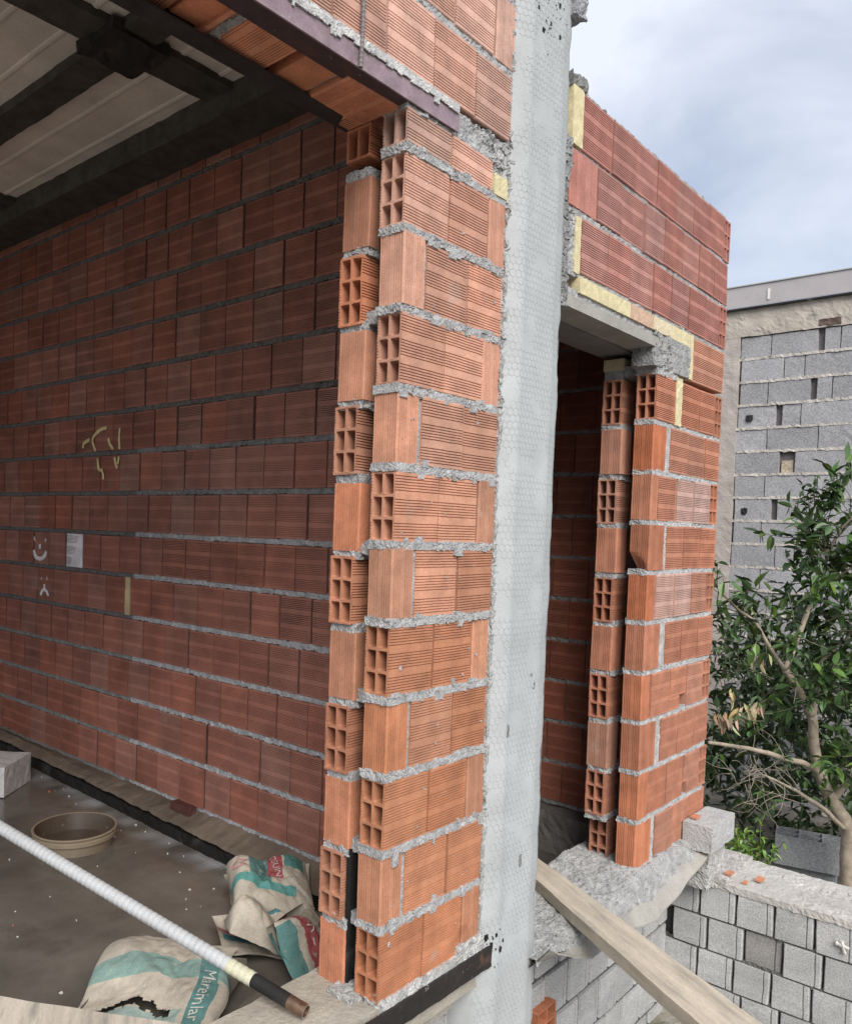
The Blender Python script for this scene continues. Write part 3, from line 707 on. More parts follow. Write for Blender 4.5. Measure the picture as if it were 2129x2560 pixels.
def groove_block(mb, o, d, face, tint, rng):
    """pumice block, its visible face split by a narrow raised end band; face 'y' looks to -y, 'x' looks to -x"""
    L = d[0] if face == 'y' else d[1]; T = d[1] if face == 'y' else d[0]; H = d[2]
    P = [(0.002, 0.008), (0.007, 0), (L * 0.80, 0), (L * 0.812, 0.009), (L * 0.835, 0.009), (L * 0.848, 0.001), (L * 0.95, 0.001), (L - 0.003, 0.010), (L - 0.003, T), (0.002, T)]
    sg = 5; V = []; F = []; n = len(P); sd_ = rng.random() * 40
    for k in range(sg + 1):
        for s, t in P:
            q = nz3((s * 8 + sd_, t * 8, k * 0.3), 1.6) * 0.003 + nz3((s * 40 + sd_, t * 9, k * 1.1), 1.6) * 0.0016
            z = o[2] + H * k / sg + q.z * (1 if k in (0, sg) else 0.4)
            if face == 'y': V.append((o[0] + s + q.x, o[1] + t + q.y, z))
            else: V.append((o[0] + t + q.y, o[1] + L - s + q.x, z))
    for k in range(sg):
        for i in range(n):
            j = (i + 1) % n; F.append((k * n + i, k * n + j, (k + 1) * n + j, (k + 1) * n + i))
    F.append(tuple(range(n))[::-1]); F.append(tuple(sg * n + i for i in range(n)))
    mb.add(V, F, tint)
def gtint(rng, c=(0.40, 0.40, 0.395)):
    f = 1 + rng.uniform(-0.14, 0.10); return tuple(x * f for x in c)
# base wall under the brickwork
fw = thing('base_wall', 'grooved grey pumice block wall under the doorway and pier', 'block wall', (1.0, 0.1, -1.0))
rng = random.Random(31); bb = MB(); bm_ = MB()
for k in range(6):
    z = -0.185 - 0.19 * (k + 1); x = -2.4 + (0.08 if k % 2 else 0)
    while x < 2.28:
        L = 0.172 if x + 0.172 < 2.3 else 2.3 - x
        if L > 0.03 and not (k == 2 and 0.86 < x < 1.12): groove_block(bb, (x, 0.10 + rng.uniform(-0.003, 0.004), z), (L, 0.16, 0.168), 'y', gtint(rng), rng)
        x += 0.181
    rough_box(bm_, -0.4, 2.3, 0.113, 0.2, z - 0.022, z + 0.004, 0.012, 0.012, (0.15, 0.15, 0.15), k, f1=40)
box(bm_, -2.4, 2.31, 0.112, 0.255, -1.05, -0.19, (0.10, 0.10, 0.10))
bb.build('blocks', M['block'], fw); bm_.build('mortar', M['mortar'], fw)
b = MB(); brick(b, (1.0, 0.065, -0.655), (0.135, 0.16, 0.175), 1, (0.42, 0.16, 0.085), rng, hole='a', segs=2); b.build('hollow_brick', M['brick'], fw)

# mortar apron at the doorway, on a sheet that hangs over the block wall
ap = thing('mortar_apron', 'spilt mortar on a hanging cement sheet below the doorway and right pier', 'mortar', (1.4, 0.0, -0.15))
edge = [(0.66, -0.02), (0.72, -0.055), (0.80, -0.105), (0.92, -0.165), (1.05, -0.205), (1.2, -0.215), (1.41, -0.228), (1.62, -0.262), (1.81, -0.242), (2.0, -0.20), (2.12, -0.165), (2.24, -0.14)]
def lerp(tab, x):
    for (a, b_), (c, d) in zip(tab, tab[1:]):
        if x <= c: return b_ + (d - b_) * (x - a) / (c - a)
    return tab[-1][1]
b = MB(); V = []; F = []; nx, nv = 330, 84
for j in range(nv + 1):
    v = j / nv
    for i in range(nx + 1):
        x = 0.735 + 1.525 * i / nx; e = lerp(edge, x)
        vm = 0.80 + 0.14 * n1((x, 3, 0), 7)      # ragged front of the mortar
        v2 = v * vm
        zb = -0.155 + 0.03 * max(0, min(1, (x - 1.35) / 0.25))
        if v2 < 0.5: y = 0.30 - 0.32 * (v2 / 0.5); z = zb
        else: t = (v2 - 0.5) / 0.5; y = -0.02 - 0.085 * t; z = zb + (min(e, zb + 0.03) - zb) * t ** 1.2
        q = nz3((x, y, z), 9) * 0.013 + nz3((x, y, z), 28) * 0.007 + nz3((x, y, z), 70) * 0.007 + nz3((x, y, z), 150) * 0.004
        th = 0.020 * (1 if v < 0.93 else (1 - v) / 0.07)
        V.append((x + q.x * 0.5, y + q.y * 0.5, z + th + q.z * (1 if v > 0 else 0)))
for j in range(nv):
    for i in range(nx): F.append((j * (nx + 1) + i, (j + 1) * (nx + 1) + i, (j + 1) * (nx + 1) + i + 1, j * (nx + 1) + i + 1))
b.add(V, F, (0.33, 0.33, 0.325)); b.build('mortar', M['mortar'], ap, fix=False)
b = MB(); V = []; F = []; nv = 16
for lay in (0, 1):
    for j in range(nv + 1):
        v = j / nv
        for i in range(nx + 1):
            x = 0.735 + 1.525 * i / nx; e = lerp(edge, x)
            zb = -0.16 + 0.03 * max(0, min(1, (x - 1.35) / 0.25))
            if v < 0.5: y = 0.30 - 0.32 * (v / 0.5); z = zb
            else: t = (v - 0.5) / 0.5; y = -0.02 - 0.09 * t; z = zb + (e - zb) * t ** 1.2 - 0.004
            q = nz3((x, y, z), 6) * 0.009
            V.append((x, y + q.y, z + q.z - lay * 0.006))
nn = (nx + 1) * (nv + 1)
for j in range(nv):
    for i in range(nx):
        a = j * (nx + 1) + i; F.append((a, a + nx + 1, a + nx + 2, a + 1)); F.append((a + nn, a + nn + 1, a + nn + nx + 2, a + nn + nx + 1))
for i in range(nx): a = nv * (nx + 1) + i; F.append((a, a + nn, a + nn + 1, a + 1))
b.add(V, F, (0.33, 0.315, 0.285)); b.build('sheet', M['plaster'], ap)
b = MB(); box(b, 0.86, 2.35, 0.13, 0.30, -0.30, -0.175, (0.3, 0.3, 0.3)); rough_box(b, 1.64, 2.30, 0.0, 0.3, -0.2, -0.108, 0.008, 0.010, (0.42, 0.42, 0.42), 3, f1=34); rough_box(b, 2.30, 2.43, 0.03, 0.3, -0.28, -0.11, 0.010, 0.010, (0.42, 0.42, 0.42), 3, f1=34)
b.build('bed', M['mortar'], ap)

# ------------------------------------------------------------------ second room behind the doorway
rm = thing('partition_wall', 'dark brick partition seen through the narrow doorway', 'brick wall', (2.1, 1.5, -0.1))
rng = random.Random(51); b = MB(); m2 = MB()
for k in range(14):
    z = -0.07 + 0.2085 * k; y = 0.25 + (0.095 if k % 2 else 0) - 0.05
    while y < 3.2:
        if k == 4 and 0.42 < y < 0.60:
            rough_box(b, 2.094, 2.15, 0.40, 0.43, z, z + 0.19, 0.02, 0.002, (0.5, 0.38, 0.2), 1)
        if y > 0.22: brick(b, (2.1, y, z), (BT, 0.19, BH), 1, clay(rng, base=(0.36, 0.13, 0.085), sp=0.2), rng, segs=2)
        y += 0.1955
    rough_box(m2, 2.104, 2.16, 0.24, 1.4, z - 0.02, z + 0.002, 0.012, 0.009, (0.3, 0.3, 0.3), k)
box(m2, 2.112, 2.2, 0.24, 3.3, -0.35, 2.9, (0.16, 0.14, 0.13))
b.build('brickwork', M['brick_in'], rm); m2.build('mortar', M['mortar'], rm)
b = MB(); box(b, 0.86, 2.4, 0.24, 3.3, 2.76, 2.79, (0.2, 0.19, 0.18)); b.build('ceiling_slab', M['concrete'], rm)
b = MB(); box(b, 0.86, 2.2, 3.2, 3.3, -0.35, 2.79, (0.2, 0.1, 0.07)); b.build('end_wall', M['brick_in'], rm)
b = MB(); rough_box(b, 0.86, 2.12, 0.30, 3.2, -0.36, -0.30, 0.05, 0.01, (0.10, 0.09, 0.08), 1); struct(b.build('inner_floor', M['plaster']))
b = MB(); rough_box(b, 2.0, 2.11, 0.3, 3.2, -0.32, -0.10, 0.03, 0.012, (0.18, 0.17, 0.16), 1); b.build('ledge', M['plaster'], rm)

# ------------------------------------------------------------------ garden block wall
gw = thing('garden_wall', 'low grey pumice block wall with mortar topped ledge running to the right edge', 'block wall', (2.5, -0.9, -1.0))
rng = random.Random(41); bb = MB(); mm = MB()
ZT = -0.33; GX = 2.30
for k in range(5):
    z = ZT - 0.157 * (k + 1); y = 0.16 - 0.163 - (0.08 if k % 2 else 0.04)
    while y > -2.6:
        dx = rng.uniform(-0.003, 0.004) + (0.012 if (k == 1 and -0.48 < y < -0.30) else 0)
        groove_block(bb, (GX + dx, y, z), (0.15, 0.158, 0.145 - (0.012 if rng.random() < 0.12 else 0)), 'x', gtint(rng, (0.44, 0.44, 0.435)) if not dx > 0.006 else (0.28, 0.27, 0.26), rng)
        y -= 0.163
    rough_box(mm, GX + 0.012, GX + 0.1, -2.6, 0.16, z - 0.013, z + 0.003, 0.009, 0.010, (0.13, 0.13, 0.12), k, f1=40)
box(mm, GX + 0.03, GX + 0.14, -2.6, 0.2, -1.05, ZT - 0.01, (0.06, 0.06, 0.06))
box(mm, GX + 0.14, GX + 0.38, -2.6, 0.3, -1.05, ZT - 0.02, (0.38, 0.38, 0.37))
bb.build('blocks', M['block'], gw); mm.build('mortar', M['mortar'], gw)
b = MB(); rough_box(b, GX - 0.003, GX + 0.40, -2.6, 0.3, ZT - 0.012, ZT + 0.020, 0.009, 0.0055, (0.44, 0.425, 0.395), 4, f1=36)
b.build('mortar_cap', M['plaster'], gw)
b = MB()
rough_box(b, 2.20, 2.42, -0.11, 0.06, ZT, -0.150, 0.009, 0.012, (0.40, 0.39, 0.37), 6, f1=30); rough_box(b, 2.30, 2.70, -0.16, 0.25, ZT - 0.01, -0.29, 0.009, 0.010, (0.42, 0.40, 0.38), 7, f1=30)
b.build('mortar_bed', M['mortar'], gw)
b = MB()
for a in (((2.292, -0.62, -0.415), (2.292, -0.67, -0.425)), ((2.292, -0.64, -0.40), (2.292, -0.655, -0.45))): tube(b, a, [0.009, 0.007], (0.62, 0.60, 0.56), 6)
b.build('plaster_mark', M['plaster'], gw)
b = MB(); rough_box(b, 2.15, 2.455, -0.138, -0.006, -0.139, -0.018, 0.010, 0.0045, (0.40, 0.40, 0.395), 2, f1=30)
tag(b.build('concrete_block', M['block'], None, ), 'small rough grey block standing on the wall end beside the right pier', 'block')
gx = [((2.20, -0.05, -0.014), 0.05, 'orange tile shard lying on top of the small grey block'), ((2.34, -0.17, -0.282), 0.045, 'orange brick chip nearest the foot of the small grey block'),
      ((2.42, -0.28, -0.303), 0.05, 'orange brick chip lying furthest from the grey block on the pale wall top'), ((2.35, -0.235, -0.305), 0.03, 'smallest orange brick chip, close to the front edge of the pale wall top')]
for (x, y, z), s, lb in gx:
    b = MB(); rough_box(b, x, x + s, y, y + s * 0.6, z, z + 0.010, 0.008, 0.004, (0.50, 0.22, 0.13), x * 7)
    tag(b.build('brick_chip', M['brick']), lb, 'brick chip', 'brick chips on the block wall')

# ------------------------------------------------------------------ plank
b = MB()
A0, A1 = Vector((1.60, 0.63, -0.090)), Vector((1.39, 0.477, -0.090)); B0, B1 = Vector((0.60, -1.015, -0.040)), Vector((0.443, -0.913, -0.040))
V = []; F = []; nl = 120; nw = 10
for lay in (0, 1):
    for i in range(nl + 1):
        t = i / nl; p0 = A0.lerp(B0, t); p1 = A1.lerp(B1, t)
        for j in range(nw + 1):
            p = p0.lerp(p1, j / nw); q = nz3(p, 6) * 0.004 + nz3(p, 30) * 0.0012
            edge_ = 0.0045 if (j in (0, nw) and lay == 0) else 0
            V.append((p.x + q.x, p.y + q.y, p.z + q.z - lay * 0.048 - edge_))
nn = (nl + 1) * (nw + 1); W1 = nw + 1
for i in range(nl):
    for j in range(nw):
        a = i * W1 + j; F.append((a, a + 1, a + W1 + 1, a + W1)); F.append((a + nn, a + nn + W1, a + nn + W1 + 1, a + nn + 1))
    a = i * W1; F.append((a, a + W1, a + W1 + nn, a + nn)); a = i * W1 + nw; F.append((a, a + nn, a + W1 + nn, a + W1))
F.append(tuple(range(W1)) + tuple(nn + j for j in range(nw, -1, -1))); F.append(tuple(nl * W1 + j for j in range(W1))[::-1] + tuple(nn + nl * W1 + j for j in range(W1)))
b.add(V, F, (0.50, 0.435, 0.345))
tag(b.build('plank', M['wood'], None, fix=True), 'pale weathered wooden plank sloping out of the doorway past the column', 'plank')

# pale board in the lower left corner
b = MB()
p0, p1 = Vector((-0.775, 1.03, -0.055)), Vector((-0.36, 0.165, 0.01)); sdv = Vector((-0.90, -0.43, 0)) * 0.26
V = []; F = []; nl = 40
for lay in (0, 1):
    for i in range(nl + 1):
        p = p0.lerp(p1, i / nl)
        for j in (0, 0.5, 1): 
            q = p + sdv * j; r = nz3(q, 7) * 0.003; V.append((q.x + r.x, q.y + r.y, q.z + r.z - lay * 0.022))
nn = (nl + 1) * 3
for i in range(nl):
    for j in (0, 1):
        a = i * 3 + j; F.append((a, a + 3, a + 4, a + 1)); F.append((a + nn, a + nn + 1, a + nn + 4, a + nn + 3))
    a = i * 3; F.append((a, a + nn, a + nn + 3, a + 3)); a += 2; F.append((a, a + 3, a + nn + 3, a + nn))
F += [(0, 1, 2, nn + 2, nn + 1, nn), tuple(nl * 3 + j for j in (2, 1, 0)) + tuple(nn + nl * 3 + j for j in (0, 1, 2))]
b.add(V, F, (0.52, 0.46, 0.38)); tag(b.build('board', M['wood'], None, fix=True), 'flat pale board lying at the lower left corner by the sill', 'board')

# ------------------------------------------------------------------ pole wrapped in white hose
E_ = Vector((-0.172, 0.098, 0.012)); Fv = Vector((-0.445, 1.30, 0.245)); dv = (Fv - E_).normalized()
pole = thing('wrapped_pole', 'long steel pole in spiral white hose, its bare black end resting on the sill', 'pole', tuple(E_))
ax = lambda s: E_ + dv * s
b = MB(); pts = []; rr = []; LEN = 5.37; s = 0.175
while s < LEN:
    ph = (s / 0.020) % 1
    pts.append(ax(s)); rr.append(0.0190 + 0.0016 * (1 - abs(ph * 2 - 1) ** 2)); s += 0.0033
tube(b, pts, rr, (0.46, 0.47, 0.48), 18)
nf = 18 * (len(pts) - 1)
for i in range(int(18 * 0.085 / 0.0033)): b.c[i] = (0.56, 0.54, 0.40)
b.build('hose', M['plastic'], pole, smooth=True)
b = MB(); tube(b, [ax(0.055), ax(0.12), ax(0.2)], [0.0186, 0.0188, 0.0188], (0.016, 0.015, 0.014), 20); b.build('tarred_end', M['darksteel'], pole, smooth=False)
b = MB()
V = []; F = []; t = dv; a_ = t.cross(Vector((0, 0, 1))).normalized(); c_ = t.cross(a_)
prof_t = [(0.06, 0.0184), (0.0, 0.0184), (0.0, 0.0156), (0.05, 0.0154)]
for s, r in prof_t:
    for k in range(24):
        an = 2 * PI * k / 24; V.append(tuple(ax(s) + (a_ * math.cos(an) + c_ * math.sin(an)) * r))
for i in range(3):
    for k in range(24): j = (k + 1) % 24; F.append((i * 24 + k, i * 24 + j, (i + 1) * 24 + j, (i + 1) * 24 + k))
b.add(V, F, (0.25, 0.16, 0.11))
for i in range(24, 48): b.c[i] = (0.55, 0.53, 0.5)
b.build('tube_mouth', M['metal'], pole, fix=False)

# ------------------------------------------------------------------ things on the room floor
b = MB(); V = []; F = []
secr = [(0.165, 0.0), (0.176, 0.045), (0.186, 0.05), (0.187, 0.068), (0.184, 0.071), (0.190, 0.084), (0.186, 0.088), (0.178, 0.086), (0.160, 0.012), (0.0, 0.008)]
cr = Vector((0.270, 2.085, fz(2.1) - 0.002)); ns = 72
for r, z in secr:
    for k in range(ns):
        an = 2 * PI * k / ns; q = 1 + 0.012 * math.sin(an * 2 + 1); V.append((cr.x + r * q * math.cos(an), cr.y + r * q * math.sin(an), cr.z + z))
for i in range(len(secr) - 1):
    for k in range(ns): j = (k + 1) % ns; F.append((i * ns + k, i * ns + j, (i + 1) * ns + j, (i + 1) * ns + k))
b.add(V, F, (0.25, 0.20, 0.14))
for i in range(ns * 7, len(b.c)): b.c[i] = (0.075, 0.055, 0.04)
tag(b.build('plastic_tub', M['plastic'], None, smooth=False), 'shallow beige round tub set on the wet floor', 'tub')
b = MB()
rough_box(b, -0.15, 0.15, -0.12, 0.12, 0, 0.16, 0.03, 0.003, (0.55, 0.53, 0.51), 1)
rm_ = Matrix.Rotation(R(38), 3, 'Z')
b.v = [tuple(rm_ @ Vector(v) + Vector((0.34, 3.06, fz(3.0)))) for v in b.v]
tag(b.build('foam_block', M['paint'], None), 'pale foam block on the floor at the left edge, foot of the long wall', 'foam block')

def text_mesh(s, size):
    cu = bpy.data.curves.new('t', 'FONT'); cu.body = s; cu.size = size; cu.align_x = 'CENTER'; cu.align_y = 'CENTER'; cu.resolution_u = 3
    o = bpy.data.objects.new('t', cu); COL.objects.link(o); dg = bpy.context.evaluated_depsgraph_get()
    me = bpy.data.meshes.new_from_object(o.evaluated_get(dg)); vs_ = [tuple(v.co) for v in me.vertices]; fs = [tuple(p.vertices) for p in me.polygons]
    bpy.data.objects.remove(o); bpy.data.meshes.remove(me); return vs_, fs
PAP = (0.42, 0.375, 0.31); TEAL = (0.095, 0.20, 0.19); RED = (0.29, 0.07, 0.075)
def sack(label, base, rotz, tilt, roll, L, W, H, seed, bands, texts, tear=None, crumple=0.02, squash=1.0):
    """crumpled paper sack: two crumpled sheets joined at the rim; bands = (u0,u1,v0,v1,colour) in sheet coordinates -1..1"""
    t = thing('cement_sack', label, 'sack', base, 'empty paper sacks on the floor')
    mt = Matrix.Rotation(rotz, 3, 'Z') @ Matrix.Rotation(tilt, 3, 'Y') @ Matrix.Rotation(roll, 3, 'X')
    rk = random.Random(seed * 7 + 3)
    def planes(n, g, o): return [(rk.gauss(0, g), rk.gauss(0, g), rk.gauss(0, o)) for _ in range(n)]
    PA, PB, PC, PD = planes(9, 0.42, 0.016), planes(9, 0.42, 0.016), planes(14, 0.55, 0.03), planes(14, 0.55, 0.03)
    mx = lambda P_, x, y: max(a * x + b_ * y + c for a, b_, c in P_)
    def fold(x, y): return (mx(PA, x, y) - mx(PB, x, y)) * crumple / 0.04 + 0.5 * (mx(PC, x, y) - mx(PD, x, y)) * crumple / 0.04
    def S(u, v, side, off=0.0):
        e = max(0, (1 - abs(u) ** 3)) ** 0.6 * max(0, (1 - abs(v) ** 3)) ** 0.6
        x = u * L / 2; y = v * W / 2
        p = Vector((x * 3 + seed * 5, y * 3, side * 0.4))
        f = fold(x, y) * (1 if side > 0 else 0.6) / max(crumple, 1e-6) + 0.35 * (abs(noise.noise(p * 7)) - 0.2) + 0.12 * noise.noise(p * 15)
        z = side * H / 2 * e + crumple * f * (0.35 + 0.65 * e) * (1 if side > 0 else 0.4)
        q = noise.noise_vector(p * 1.3) * 0.035
        P = mt @ Vector((x + q.x * (0.4 + abs(u)), y + q.y * (0.4 + abs(v)), z + off))
        w_ = Vector(base) + P
        fl = fz(w_.y) + 0.003
        if w_.y < 0.27: fl = -0.005
        if w_.z < fl: w_.z = fl + (0.004 if side > 0 else 0) + off
        return w_
    b = MB(); nu, nv = 90, 64; V = []; F = []; C = []
    for side in (1, -1):
        o = len(V)
        for j in range(nv + 1):
            for i in range(nu + 1): V.append(tuple(S(-1 + 2 * i / nu, -1 + 2 * j / nv, side)))
        for j in range(nv):
            for i in range(nu):
                a = o + j * (nu + 1) + i
                u = -1 + 2 * (i + .5) / nu; v = -1 + 2 * (j + .5) / nv
                if tear and side > 0 and tear(u, v): continue
                F.append((a, a + 1, a + nu + 2, a + nu + 1) if side > 0 else (a, a + nu + 1, a + nu + 2, a + 1))
                c = PAP
                for u0, u1, v0, v1, cc in bands:
                    if u0 <= u + 0.02 * noise.noise((v * 4, seed, 0)) <= u1 and v0 <= v <= v1: c = cc
                if side < 0 and tear: c = (0.10, 0.09, 0.075)
                C.append(c)
    b.v = V; b.f = F; b.c = C; b.build('paper', M['bag'], t, smooth=False)
    for s_, u, v, sz, an, cc in texts:
        vs_, fs = text_mesh(s_, sz); ca, sa = math.cos(an), math.sin(an); b = MB(); VV = []
        for x, y, z in vs_:
            xx = x * ca - y * sa; yy = x * sa + y * ca; uu = u + xx / (L / 2); vv = v + yy / (W / 2)
            VV.append(tuple(S(max(-1, min(1, uu)), max(-1, min(1, vv)), 1, 0.0045)))
        b.add(VV, fs, cc); b.build('lettering', M['paint'], t)
    return t
WT = (0.60, 0.57, 0.52)
def tearA(u, v):
    c = -0.50 + 0.20 * math.sin((u + 0.8) * 2.6) + 0.04 * noise.noise((u * 9, 0, 0)); return c - 0.07 * (1 - (u + 0.2) ** 2) < v < c + 0.055 and -0.78 < u < 0.36
sack('flattened torn sack lying on the floor below the wrapped pole', (-0.19, 0.745, fz(0.75) + 0.045), R(-52), 0, 0, 0.44, 0.50, 0.085, 1,
     [(-1, 1, 0.10, 0.42, (0.20, 0.30, 0.27)), (-1, 0.5, -0.95, -0.40, (0.26, 0.33, 0.30)), (-1, 0.4, -0.72, -0.60, PAP), (0.58, 0.86, -1, 0.72, TEAL), (-0.9, 0.5, -0.98, -0.82, (0.35, 0.15, 0.12))],
     [('Maremlar', 0.72, -0.22, 0.056, R(-90), (0.50, 0.50, 0.45))], tear=tearA, crumple=0.022)
sack('crumpled sack folded open at the back of the pile, red box on teal', (0.50, 0.98, fz(1.0) + 0.085), R(-40), R(-6), R(14), 0.33, 0.27, 0.13, 5,
     [(-0.55, 0.0, -0.3, 1, TEAL), (-1, 0.6, -0.6, -0.3, (0.10, 0.27, 0.25)), (-0.10, 0.28, -0.05, 0.9, RED), (0.34, 0.9, 0.35, 1.0, (0.08, 0.20, 0.19))],
     [('UOSUIN', 0.09, 0.42, 0.036, R(-78), (0.55, 0.42, 0.40)), ('G', -0.78, 0.1, 0.08, R(-20), (0.50, 0.25, 0.24))], crumple=0.040)
sack('middle sack of the pile with a blue green band, in front of the folded one', (0.30, 0.80, fz(0.85) + 0.055), R(-30), R(4), R(10), 0.30, 0.27, 0.11, 9,
     [(-0.9, 0.8, -0.15, 0.28, (0.07, 0.19, 0.22)), (-0.95, 0.6, 0.38, 0.62, (0.30, 0.13, 0.14))],
     [('F A Y A', -0.1, 0.06, 0.040, R(0), (0.60, 0.60, 0.58))], crumple=0.040)
sack('red striped sack slumped against the foot of the near pier', (0.33, 0.60, fz(0.6) + 0.085), R(15), R(5), R(48), 0.27, 0.25, 0.10, 13,
     [(-0.50, 0.08, -1, 1, RED), (-1, -0.66, -0.9, 0.8, TEAL)],
     [('WL TV', -0.20, -0.1, 0.055, R(-80), (0.60, 0.50, 0.47))], crumple=0.035)

# ------------------------------------------------------------------ neighbour's block wall
nb = thing('neighbour_wall', 'tall grey block wall with rough concrete frame and metal fascia, far right behind the tree', 'block wall', (6.1, -0.5, -1.0))
rng = random.Random(61); bb = MB(); mm = MB()
NX = 6.0; NP = 0.2025
def far_block(y0, y1, z, h, t):
    rough_box(bb, NX + rng.uniform(-0.004, 0.006), NX + 0.15, y0, y1, z, z + h, 0.05, 0.003, t, rng.random() * 30)
splits = [[1.08, 0.83, 0.42, 0.30, -0.1, -0.5, -0.9, -1.3], [1.07, 0.72, 0.56, 0.17, -0.22, -0.62, -1.02, -1.4], [1.07, 0.84, 0.46, 0.345, -0.05, -0.45, -0.85, -1.3],
          [1.08, 0.72, 0.57, 0.17, -0.2, -0.6, -1.0, -1.4], [1.09, 0.83, 0.43, 0.03, -0.37, -0.8, -1.2], [1.09, 0.72, 0.60, 0.20, -0.2, -0.6, -1.0, -1.4]]
for k in range(21):
    z = 3.09 - NP * (k + 1) + 0.006; sp = splits[k % 6]
    for i in range(len(sp) - 1):
        y1, y0 = sp[i] - 0.004, sp[i + 1] + 0.004
        if k == 5 and i == 1: 
            box(mm, NX + 0.05, NX + 0.07, y0, y1, z, z + 0.19, (0.04, 0.035, 0.03)); rough_box(bb, NX + 0.02, NX + 0.05, y0 + 0.01, y1 - 0.01, z, z + 0.11, 0.03, 0.006, (0.45, 0.38, 0.29), 3); continue
        gap = 0
        if (k, i) in ((2, 1), (3, 0), (7, 0), (0, 1)): gap = 0.045
        f = 1 + rng.uniform(-0.12, 0.12)
        far_block(y0 + gap, y1, z + 0.004, 0.178, (0.335 * f, 0.33 * f, 0.34 * f))
        if gap: box(mm, NX + 0.06, NX + 0.08, y0, y0 + gap, z, z + 0.19, (0.03, 0.03, 0.03))
    rough_box(mm, NX - 0.004, NX + 0.08, -1.4, 1.10, z - 0.019, z + 0.004, 0.018, 0.009, (0.50, 0.46, 0.42), k, f1=24)
box(mm, NX + 0.035, NX + 0.10, -1.4, 1.1, -1.1, 3.1, (0.16, 0.15, 0.145))
for yy, zz in ((0.98, 2.37), (0.985, 1.555)): rough_box(mm, NX - 0.012, NX + 0.02, yy - 0.025, yy + 0.025, zz - 0.025, zz + 0.025, 0.02, 0.012, (0.03, 0.03, 0.03), yy)
bb.build('blocks', M['farblock'], nb); mm.build('mortar', M['plaster'], nb)
b = MB(); rough_box(b, NX - 0.01, NX + 0.16, 1.085, 1.9, -1.1, 3.12, 0.04, 0.006, (0.44, 0.39, 0.355), 5, f1=14); b.build('pillar', M['plaster'], nb)
b = MB(); rough_box(b, NX - 0.012, NX + 0.17, -1.4, 1.9, 3.085, 3.33, 0.024, 0.011, (0.46, 0.41, 0.355), 6, f1=11)
rough_box(b, NX - 0.02, NX + 0.05, 0.30, 0.47, 3.10, 3.15, 0.03, 0.010, (0.13, 0.09, 0.08), 7); b.build('ring_beam', M['plaster'], nb)
b = MB(); rough_box(b, NX - 0.06, NX - 0.05, -1.4, 1.9, 3.335, 3.515, 0.15, 0.002, (0.42, 0.39, 0.39), 6, f1=3); box(b, NX - 0.07, NX + 0.3, -1.4, 1.9, 3.516, 3.525, (0.40, 0.42, 0.40))
box(b, NX - 0.05, NX + 0.2, -1.4, 1.9, 3.32, 3.333, (0.03, 0.03, 0.03)); b.build('metal_fascia', M['fascia'], nb)
b = MB(); box(b, NX - 0.068, NX - 0.061, 0.845, 0.862, 3.37, 3.46, (0.75, 0.74, 0.70)); b.build('bracket', M['plastic'], nb)

# stacked blocks under the tree
sb = random.Random(71)
for (x, y, z, ww, hh, rz, lb) in [(4.18, -0.08, -0.78, 0.40, 0.19, 12, 'dark grey hollow block on top of the pile under the tree'), (4.22, -0.02, -0.98, 0.40, 0.19, 4, 'dark grey hollow block at the bottom of the pile under the tree'),
                                  (4.42, -0.42, -0.98, 0.40, 0.19, -20, 'dark grey hollow block lying right beside the tree trunk')]:
    b = MB(); m_ = Matrix.Rotation(R(rz + 90), 3, 'Z')
    bb_ = MB(); brick(bb_, (-ww / 2, -0.1, 0), (ww, 0.19, hh), 2, (0.26, 0.27, 0.28), sb, hole='b', segs=3, detail=False, depth=0.16)
    bb_.v = [tuple(m_ @ Vector(v) + Vector((x, y, z))) for v in bb_.v]
    tag(bb_.build('hollow_block', M['farblock']), lb, 'concrete block', 'hollow blocks under the tree')

